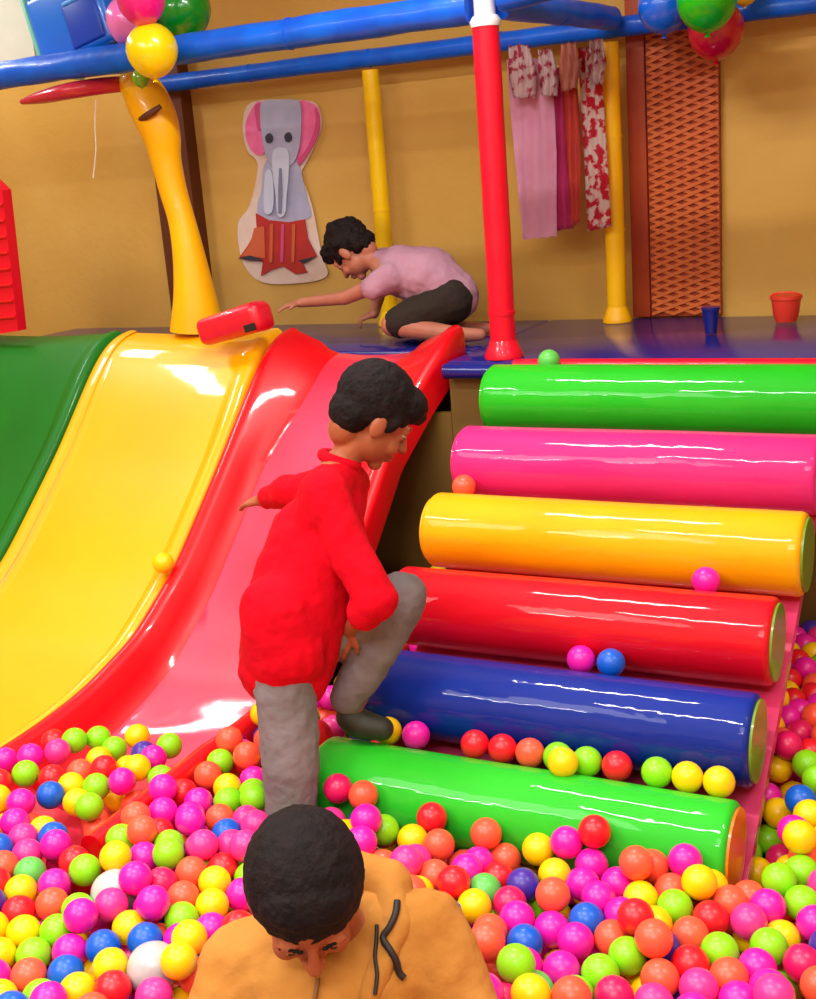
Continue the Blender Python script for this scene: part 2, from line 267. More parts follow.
(0.6606, -0.3854, 0.4576, 'M', 'magenta ball right of the mustard hoodie, crimson above and blue below', 'plastic balls lying in the pit'),
(0.7258, -0.5129, 0.4536, 'M', 'magenta ball low down, right of the hoodie, lime left and blue above', 'plastic balls lying in the pit'),
(0.699, -0.4436, 0.4518, 'B', 'blue ball right of the mustard hoodie, magenta above and magenta right', 'plastic balls lying in the pit'),
(0.7891, -0.3445, 0.4573, 'B', 'blue ball right of the mustard hoodie, magenta below and magenta above', 'plastic balls lying in the pit'),
(0.73, -0.3807, 0.4472, 'M', 'magenta ball right of the mustard hoodie, magenta right and blue left', 'plastic balls lying in the pit'),
(0.7909, -0.4144, 0.4583, 'M', 'magenta ball right of the mustard hoodie, magenta left and blue above', 'plastic balls lying in the pit'),
(0.8509, -0.3783, 0.4557, 'C', 'coral ball right of the mustard hoodie, lime below and red right', 'plastic balls lying in the pit'),
(0.84, -0.5596, 0.4557, 'L', 'lime ball low down, right of the hoodie, coral left and lime above', 'plastic balls lying in the pit'),
(0.7956, -0.5054, 0.4585, 'M', 'magenta ball low down, right of the hoodie, coral below and magenta above', 'plastic balls lying in the pit'),
(0.7675, -0.5698, 0.4543, 'G', 'mint ball low down, right of the hoodie, yellow left and magenta right', 'plastic balls lying in the pit'),
(0.9144, -0.1902, 0.4562, 'C', 'coral ball near the lower right corner, lime below and coral above', 'plastic balls lying in the pit'),
(0.848, -0.308, 0.4598, 'M', 'magenta ball right of the mustard hoodie, red right and magenta left', 'plastic balls lying in the pit'),
(0.916, -0.3207, 0.4638, 'Y', 'yellow ball near the lower right corner, lime right and coral below', 'plastic balls lying in the pit'),
(0.9468, -0.383, 0.4625, 'N', 'purple ball near the lower right corner, coral left and red right', 'plastic balls lying in the pit'),
(0.8961, -0.4316, 0.4647, 'L', 'lime ball low down, right of the hoodie, coral above and coral right', 'plastic balls lying in the pit'),
(1.0086, -0.4154, 0.4647, 'R', 'red ball at the lower right corner side, pink below and coral above', 'plastic balls lying in the pit'),
(0.9689, -0.4744, 0.4654, 'C', 'coral ball at the lower right corner side, pink below and red right', 'plastic balls lying in the pit'),
(0.9773, -0.5445, 0.4665, 'P', 'pink ball at the lower right corner side, coral above and yellow left', 'plastic balls lying in the pit'),
(1.1916, -0.1997, 0.4529, 'M', 'magenta ball near the lower right corner, lime above and yellow left', 'plastic balls lying in the pit'),
(1.1583, -0.1382, 0.4506, 'L', 'lime ball near the lower right corner, magenta below and magenta left', 'plastic balls lying in the pit'),
(1.0314, -0.1917, 0.4558, 'C', 'coral ball near the lower right corner, red below and coral right', 'plastic balls lying in the pit'),
(1.0083, -0.2579, 0.4573, 'R', 'red ball near the lower right corner, coral left and coral above', 'plastic balls lying in the pit'),
(1.0481, -0.3576, 0.4626, 'L', 'lime ball near the lower right corner, coral below and red left', 'plastic balls lying in the pit'),
(1.1488, -0.4261, 0.4587, 'M', 'magenta ball at the lower right corner side, pink below and magenta above', 'plastic balls lying in the pit'),
(1.0786, -0.4205, 0.46, 'C', 'coral ball at the lower right corner side, magenta below and lime above', 'plastic balls lying in the pit'),
(1.2281, -0.3801, 0.453, 'C', 'coral ball at the lower right corner side, crimson above and yellow below', 'plastic balls lying in the pit'),
(1.0391, -0.4785, 0.4674, 'P', 'pink ball at the lower right corner side, red above and magenta below', 'plastic balls lying in the pit'),
(1.1089, -0.4836, 0.4629, 'M', 'magenta ball at the lower right corner side, coral above and pink right', 'plastic balls lying in the pit'),
(1.2242, -0.2616, 0.4517, 'N', 'purple ball near the lower right corner, magenta above and crimson below', 'plastic balls lying in the pit'),
(1.1886, -0.3222, 0.4485, 'K', 'crimson ball at the lower right corner side, coral below and lime left', 'plastic balls lying in the pit'),
(0.8649, -0.4941, 0.4623, 'L', 'lime ball low down, right of the hoodie, crimson below and lime right', 'plastic balls lying in the pit'),
(1.1242, -0.2945, 0.4492, 'L', 'lime ball near the lower right corner, magenta below and yellow right', 'plastic balls lying in the pit'),
(1.0774, -0.2436, 0.4589, 'P', 'pink ball near the lower right corner, magenta right and coral above', 'plastic balls lying in the pit'),
(1.1008, -0.178, 0.4546, 'M', 'magenta ball near the lower right corner, pink left and lime above', 'plastic balls lying in the pit'),
(0.9861, -0.3245, 0.4602, 'C', 'coral ball near the lower right corner, red right and red below', 'plastic balls lying in the pit'),
(0.9385, -0.2549, 0.4647, 'L', 'lime ball near the lower right corner, yellow left and coral above', 'plastic balls lying in the pit'),
(-0.1022, -0.9695, 0.4596, 'B', 'blue ball left of the mustard hoodie, yellow above and lime right', 'plastic balls lying in the pit'),
(-0.042, -0.9333, 0.4704, 'M', 'magenta ball left of the mustard hoodie, lime left and yellow right', 'plastic balls lying in the pit'),
(0.0387, -0.912, 0.4536, 'C', 'coral ball left of the mustard hoodie, yellow left and red right', 'plastic balls lying in the pit'),
(0.1364, -0.7732, 0.4924, 'Y', 'yellow ball left of the mustard hoodie, yellow above and coral below', 'plastic balls lying in the pit'),
(-0.1449, -0.7253, 0.492, 'M', 'magenta ball left of the mustard hoodie, lime above and lime left', 'plastic balls lying in the pit'),
(0.1104, -0.7063, 0.49, 'Y', 'yellow ball left of the mustard hoodie, yellow below and magenta right', 'plastic balls lying in the pit'),
(0.1404, -0.7356, 0.435, 'C', 'coral ball left of the mustard hoodie, yellow above and yellow below', 'plastic balls lying in the pit'),
(0.7204, -0.6807, 0.5149, 'M', 'magenta ball low down, right of the hoodie, crimson right and coral above', 'plastic balls lying in the pit'),
(-0.4411, -0.6691, 0.4661, 'R', "red ball left of the hoodie boy's head, yellow right and coral above", 'plastic balls lying in the pit'),
(-0.1252, -0.6588, 0.4795, 'P', 'pink ball left of the mustard hoodie, yellow below and magenta left', 'plastic balls lying in the pit'),
(0.0603, -0.6751, 0.4518, 'M', 'magenta ball left of the mustard hoodie, yellow right and lime above', 'plastic balls lying in the pit'),
(0.7385, -0.6358, 0.4667, 'K', 'crimson ball low down, right of the hoodie, magenta left and yellow right', 'plastic balls lying in the pit'),
(0.7918, -0.6463, 0.5076, 'Y', 'yellow ball low down, right of the hoodie, lime above and mint right', 'plastic balls lying in the pit'),
(0.8565, -0.6223, 0.503, 'C', 'coral ball low down, right of the hoodie, magenta above and lime right', 'plastic balls lying in the pit'),
(-0.1073, -0.5972, 0.5086, 'M', "magenta ball left of the hoodie boy's head, magenta above and magenta below", 'plastic balls lying in the pit'),
(-0.0256, -0.6435, 0.4977, 'M', 'magenta ball left of the mustard hoodie, magenta above and coral right', 'plastic balls lying in the pit'),
(0.088, -0.6122, 0.4414, 'M', 'magenta ball left of the mustard hoodie, yellow above and yellow left', 'plastic balls lying in the pit'),
(0.1542, -0.6088, 0.4598, 'R', 'red ball left of the mustard hoodie, magenta above and magenta left', 'plastic balls lying in the pit'),
(0.7419, -0.5877, 0.5151, 'L', 'lime ball low down, right of the hoodie, yellow below and blue above', 'plastic balls lying in the pit'),
(-0.2156, -0.5324, 0.4981, 'Y', "yellow ball left of the hoodie boy's head, lime above and magenta below", 'plastic balls lying in the pit'),
(0.6539, -0.5167, 0.493, 'C', 'coral ball right of the mustard hoodie, coral above and lime right', 'plastic balls lying in the pit'),
(0.9078, -0.5499, 0.467, 'K', 'crimson ball low down, right of the hoodie, lime above and yellow right', 'plastic balls lying in the pit'),
(1.0471, -0.548, 0.4689, 'M', 'magenta ball at the lower right corner side, pink above and purple left', 'plastic balls lying in the pit'),
(-0.4165, -0.5061, 0.472, 'M', "magenta ball left of the hoodie boy's head, blue above and red right", 'plastic balls lying in the pit'),
(-0.1227, -0.4688, 0.4884, 'L', "lime ball left of the hoodie boy's head, lime above and magenta left", 'plastic balls lying in the pit'),
(0.0148, -0.494, 0.4624, 'Y', "yellow ball left of the hoodie boy's head, red above and yellow below", 'plastic balls lying in the pit'),
(1.169, -0.4887, 0.4966, 'P', 'pink ball at the lower right corner side, magenta above and lime right', 'plastic balls lying in the pit'),
(-0.2271, -0.4265, 0.5003, 'C', "coral ball left of the hoodie boy's head, coral above and lime left", 'plastic balls lying in the pit'),
(-0.0659, -0.4198, 0.4921, 'P', "pink ball left of the hoodie boy's head, coral below and magenta above", 'plastic balls lying in the pit'),
(0.0597, -0.4294, 0.4443, 'L', "lime ball left of the hoodie boy's head, red left and magenta below", 'plastic balls lying in the pit'),
(0.4522, -0.4332, 0.4992, 'C', 'coral ball right of the mustard hoodie, yellow right and pink above', 'plastic balls lying in the pit'),
(0.9467, -0.4299, 0.5127, 'C', 'coral ball near the lower right corner, red above and purple right', 'plastic balls lying in the pit'),
(-0.2945, -0.368, 0.4909, 'C', "coral ball left of the hoodie boy's head, coral below and magenta right", 'plastic balls lying in the pit'),
(-0.1553, -0.3444, 0.4948, 'M', "magenta ball left of the hoodie boy's head, magenta above and pink below", 'plastic balls lying in the pit'),
(-0.0307, -0.3643, 0.4675, 'P', "pink ball left of the hoodie boy's head, pink right and blue above", 'plastic balls lying in the pit'),
(0.0299, -0.395, 0.4959, 'P', "pink ball left of the hoodie boy's head, pink left and red below", 'plastic balls lying in the pit'),
(0.4394, -0.3785, 0.4606, 'Y', 'yellow ball right of the mustard hoodie, coral above and coral left', 'plastic balls lying in the pit'),
(0.5049, -0.3412, 0.4767, 'R', 'red ball right of the mustard hoodie, coral left and magenta above', 'plastic balls lying in the pit'),
(0.8954, -0.3714, 0.5068, 'R', 'red ball right of the mustard hoodie, coral below and yellow above', 'plastic balls lying in the pit'),
(-0.019, -0.2832, 0.4749, 'P', "pink ball left of the hoodie boy's head, pink left and pink below", 'plastic balls lying in the pit'),
(0.3943, -0.3357, 0.4979, 'P', 'pink ball between standing boy and green roll, pink right and yellow above', 'plastic balls lying in the pit'),
(0.7133, -0.3234, 0.4838, 'C', 'coral ball right of the mustard hoodie, yellow above and magenta right', 'plastic balls lying in the pit'),
(1.1168, -0.3633, 0.4497, 'M', 'magenta ball at the lower right corner side, lime above and magenta below', 'plastic balls lying in the pit'),
(-0.3005, -0.2565, 0.5048, 'M', 'magenta ball at the red slide foot, lime above and magenta below', 'plastic balls lying in the pit'),
(0.2771, -0.3148, 0.5094, 'M', 'magenta ball between standing boy and green roll, magenta above and lime right', 'plastic balls lying in the pit'),
(0.3266, -0.3178, 0.4634, 'C', 'coral ball between standing boy and green roll, pink right and magenta left', 'plastic balls lying in the pit'),
(-0.2871, -0.2018, 0.4663, 'R', 'red ball at the red slide foot, magenta right and magenta left', 'plastic balls lying in the pit'),
(-0.0917, -0.1813, 0.4773, 'L', "lime ball left of the hoodie boy's head, lime above and pink below", 'plastic balls lying in the pit'),
(0.2558, -0.2508, 0.5234, 'M', 'magenta ball between standing boy and green roll, magenta below and coral above', 'plastic balls lying in the pit'),
(0.8472, -0.2009, 0.5111, 'C', 'coral ball in front of the green roll, coral right and magenta left', 'plastic balls lying in the pit'),
(0.9729, -0.1992, 0.4935, 'Y', 'yellow ball near the lower right corner, magenta above and yellow right', 'plastic balls lying in the pit'),
(1.1364, -0.2295, 0.4263, 'Y', 'yellow ball near the lower right corner, lime left and magenta right', 'plastic balls lying in the pit'),
(0.9291, -0.1349, 0.4944, 'M', 'magenta ball in front of the green roll, yellow below and coral left', 'plastic balls lying in the pit'),
(-0.4937, -0.1223, 0.4606, 'Y', 'yellow ball at the red slide foot, magenta left and magenta right', 'plastic balls lying in the pit'),
(-0.2085, -0.0354, 0.4986, 'C', 'coral ball at the red slide foot, coral left and magenta below', 'plastic balls lying in the pit'),
(-0.2956, 0.0141, 0.5048, 'C', 'coral ball at the red slide foot, coral right and lime below', 'plastic balls lying in the pit'),
(0.7354, -0.1247, 0.5179, 'R', 'red ball in front of the green roll, magenta left and magenta below', 'plastic balls lying in the pit'),
(1.1297, 0.008, 0.5072, 'Y', 'yellow ball beyond the right roll ends, magenta left and coral below', 'plastic balls lying in the pit'),
(-0.2269, 0.0831, 0.4829, 'C', 'coral ball at the red slide foot, coral below and purple above', 'plastic balls lying in the pit'),
(-0.0775, 0.0992, 0.5157, 'R', 'red ball between standing boy and green roll, pink right and coral above', 'plastic balls lying in the pit'),
(-0.0803, 0.1801, 0.492, 'P', 'pink ball between standing boy and green roll, red left and coral above', 'plastic balls lying in the pit'),
(-0.2945, 0.172, 0.5075, 'Y', 'yellow ball at the red slide foot, purple below', 'plastic balls lying in the pit'),
(1.0955, 0.2302, 0.4671, 'B', 'blue ball beyond the right roll ends, yellow below and yellow left', 'plastic balls lying in the pit'),
(-0.1481, 0.2945, 0.5183, 'M', 'magenta ball between standing boy and green roll, coral below and magenta left', 'plastic balls lying in the pit'),
(-0.1977, 0.329, 0.4311, 'C', 'coral ball between standing boy and green roll, pink below and magenta above', 'plastic balls lying in the pit'),
(1.0818, 0.4038, 0.4665, 'L', 'lime ball beyond the right roll ends, lime below and crimson above', 'plastic balls lying in the pit'),
(1.03, 0.4451, 0.4886, 'K', 'crimson ball beyond the right roll ends, crimson above and lime below', 'plastic balls lying in the pit'),
(0.999, 0.6303, 0.4689, 'M', 'magenta ball beyond the right roll ends, crimson below and magenta above', 'plastic balls lying in the pit'),
(1.066, 0.631, 0.4833, 'C', 'coral ball beyond the right roll ends, crimson below and magenta left', 'plastic balls lying in the pit'),
(0.9596, 0.6809, 0.4958, 'Y', 'yellow ball beyond the right roll ends, red right and magenta below', 'plastic balls lying in the pit'),
(0.9888, 0.7633, 0.4585, 'R', 'red ball beyond the right roll ends, magenta below and red right', 'plastic balls lying in the pit'),
(1.056, 0.756, 0.4554, 'M', 'magenta ball beyond the right roll ends, red above and coral below', 'plastic balls lying in the pit'),
(0.9612, 0.8364, 0.4451, 'Y', 'yellow ball beyond the right roll ends, red above and red below', 'plastic balls lying in the pit'),
(0.9554, 0.9058, 0.4522, 'R', 'red ball beyond the right roll ends, magenta above and yellow below', 'plastic balls lying in the pit'),
(1.0248, 0.9017, 0.4478, 'C', 'coral ball beyond the right roll ends, magenta above and red below', 'plastic balls lying in the pit'),
(0.9892, 0.9659, 0.4648, 'M', 'magenta ball beyond the right roll ends, coral below and red above', 'plastic balls lying in the pit'),
(0.9563, 1.037, 0.4562, 'R', 'red ball beyond the right roll ends, magenta below and yellow right', 'plastic balls lying in the pit'),
(0.9892, 1.0988, 0.4566, 'Y', 'yellow ball beyond the right roll ends, magenta above and red left', 'plastic balls lying in the pit'),
(0.9545, 1.1602, 0.4554, 'M', 'magenta ball beyond the right roll ends, yellow below and magenta above', 'plastic balls lying in the pit'),
(0.9185, 1.2211, 0.4529, 'M', 'magenta ball beyond the right roll ends, magenta below and purple right', 'plastic balls lying in the pit'),
(0.9862, 1.223, 0.4587, 'P', 'pink ball beyond the right roll ends, purple above and magenta left', 'plastic balls lying in the pit'),
(0.954, 1.285, 0.4511, 'N', 'purple ball beyond the right roll ends, pink below and magenta left', 'plastic balls lying in the pit'),
(-0.0954, -0.7574, 0.3879, 'Y', 'yellow ball left of the mustard hoodie, yellow right and yellow below', 'plastic balls lying in the pit'),
(0.1101, -0.7594, 0.3773, 'Y', 'yellow ball left of the mustard hoodie, coral above and pink left', 'plastic balls lying in the pit'),
(-0.0601, -0.6978, 0.3869, 'P', 'pink ball left of the mustard hoodie, yellow left and blue right', 'plastic balls lying in the pit'),
(-0.2167, -0.6008, 0.3828, 'M', 'magenta ball left of the mustard hoodie, blue below and magenta left', 'plastic balls lying in the pit'),
(-0.0259, -0.6419, 0.4077, 'C', 'coral ball left of the mustard hoodie, blue left and magenta right', 'plastic balls lying in the pit'),
(-0.464, -0.4543, 0.388, 'K', "crimson ball left of the hoodie boy's head, magenta above and magenta below", 'plastic balls lying in the pit'),
(0.6389, -0.4533, 0.3809, 'C', 'coral ball low down, right of the hoodie, lime right and magenta below', 'plastic balls lying in the pit'),
(0.9385, -0.4517, 0.407, 'Y', 'yellow ball low down, right of the hoodie, pink right and crimson left', 'plastic balls lying in the pit'),
(0.9029, -0.3931, 0.4083, 'Y', 'yellow ball low down, right of the hoodie, lime above and yellow below', 'plastic balls lying in the pit'),
(-0.4821, -0.3055, 0.3832, 'C', "coral ball left of the hoodie boy's head, lime above", 'plastic balls lying in the pit'),
(0.7212, -0.3486, 0.3687, 'M', 'magenta ball right of the mustard hoodie, magenta above and magenta below', 'plastic balls lying in the pit'),
(0.7862, -0.3482, 0.3877, 'M', 'magenta ball low down, right of the hoodie, lime below and magenta above', 'plastic balls lying in the pit'),
(1.1475, -0.3272, 0.3855, 'L', 'lime ball at the lower right corner side, pink left and crimson above', 'plastic balls lying in the pit'),
(-0.5321, -0.2581, 0.3736, 'C', "coral ball left of the hoodie boy's head, lime above and coral below", 'plastic balls lying in the pit'),
(-0.4703, -0.1753, 0.3872, 'C', "coral ball left of the hoodie boy's head, yellow left and magenta above", 'plastic balls lying in the pit'),
(0.6544, -0.2314, 0.3855, 'L', 'lime ball right of the mustard hoodie, magenta left and coral right', 'plastic balls lying in the pit'),
(1.0745, -0.2107, 0.398, 'Y', 'yellow ball near the lower right corner, lime left and pink above', 'plastic balls lying in the pit'),
(-0.5669, -0.1367, 0.3671, 'Y', "yellow ball left of the hoodie boy's head, magenta above and coral right", 'plastic balls lying in the pit'),
(-0.4334, -0.108, 0.4323, 'L', 'lime ball at the red slide foot, magenta below and magenta above', 'plastic balls lying in the pit'),
(0.4195, -0.1133, 0.3644, 'C', 'coral ball between standing boy and green roll, magenta right and coral left', 'plastic balls lying in the pit'),
(1.1121, -0.0381, 0.3715, 'C', 'coral ball near the lower right corner, yellow below and lime above', 'plastic balls lying in the pit'),
(0.1856, -0.0699, 0.3264, 'Y', 'yellow ball between standing boy and green roll, pink right and lime above', 'plastic balls lying in the pit'),
(1.1012, 0.0738, 0.3831, 'Y', 'yellow ball beyond the right roll ends, crimson left and lime below', 'plastic balls lying in the pit'),
(1.0376, 0.2781, 0.3991, 'Y', 'yellow ball beyond the right roll ends, magenta below and blue right', 'plastic balls lying in the pit'),
(1.0022, 0.337, 0.402, 'M', 'magenta ball beyond the right roll ends, yellow below and yellow right', 'plastic balls lying in the pit'),
(1.0069, 0.4454, 0.4234, 'Y', 'yellow ball beyond the right roll ends, crimson above and pink below', 'plastic balls lying in the pit'),
(-0.6877, -0.3237, 0.3619, 'C', "coral ball left of the hoodie boy's head, yellow right and magenta left", 'plastic balls lying in the pit'),
(1.1446, -0.2549, 0.3266, 'Y', 'yellow ball at the lower right corner side, coral above and pink left', 'plastic balls lying in the pit'),
(-0.9063, -0.1766, 0.4416, 'M', 'magenta ball at the red slide foot, lime right and red below', 'plastic balls lying in the pit'),
(0.649, -0.1438, 0.302, 'Y', 'yellow ball right of the mustard hoodie, coral above and magenta left', 'plastic balls lying in the pit'),
(0.9939, -0.0555, 0.31, 'C', 'coral ball near the lower right corner, pink right and lime below', 'plastic balls lying in the pit'),
(0.5328, -0.025, 0.3102, 'Y', 'yellow ball in front of the green roll, purple below and yellow above', 'plastic balls lying in the pit'),
(1.0152, 0.1569, 0.3117, 'Y', 'yellow ball beyond the right roll ends, lime right and coral below', 'plastic balls lying in the pit'),
(0.9796, 0.2154, 0.3186, 'L', 'lime ball beyond the right roll ends, lime above and yellow below', 'plastic balls lying in the pit'),
(1.0569, 0.2118, 0.3211, 'K', 'crimson ball beyond the right roll ends, lime above and yellow right', 'plastic balls lying in the pit'),
(1.0185, 0.2698, 0.3318, 'L', 'lime ball beyond the right roll ends, crimson below and yellow above', 'plastic balls lying in the pit'),
(1.043, 0.4495, 0.3535, 'Y', 'yellow ball beyond the right roll ends, blue right and pink above', 'plastic balls lying in the pit'),
(1.0053, 0.5072, 0.3432, 'P', 'pink ball beyond the right roll ends, yellow above and yellow below', 'plastic balls lying in the pit'),
(1.0407, 0.566, 0.3528, 'M', 'magenta ball beyond the right roll ends, lime above and yellow left', 'plastic balls lying in the pit'),
]
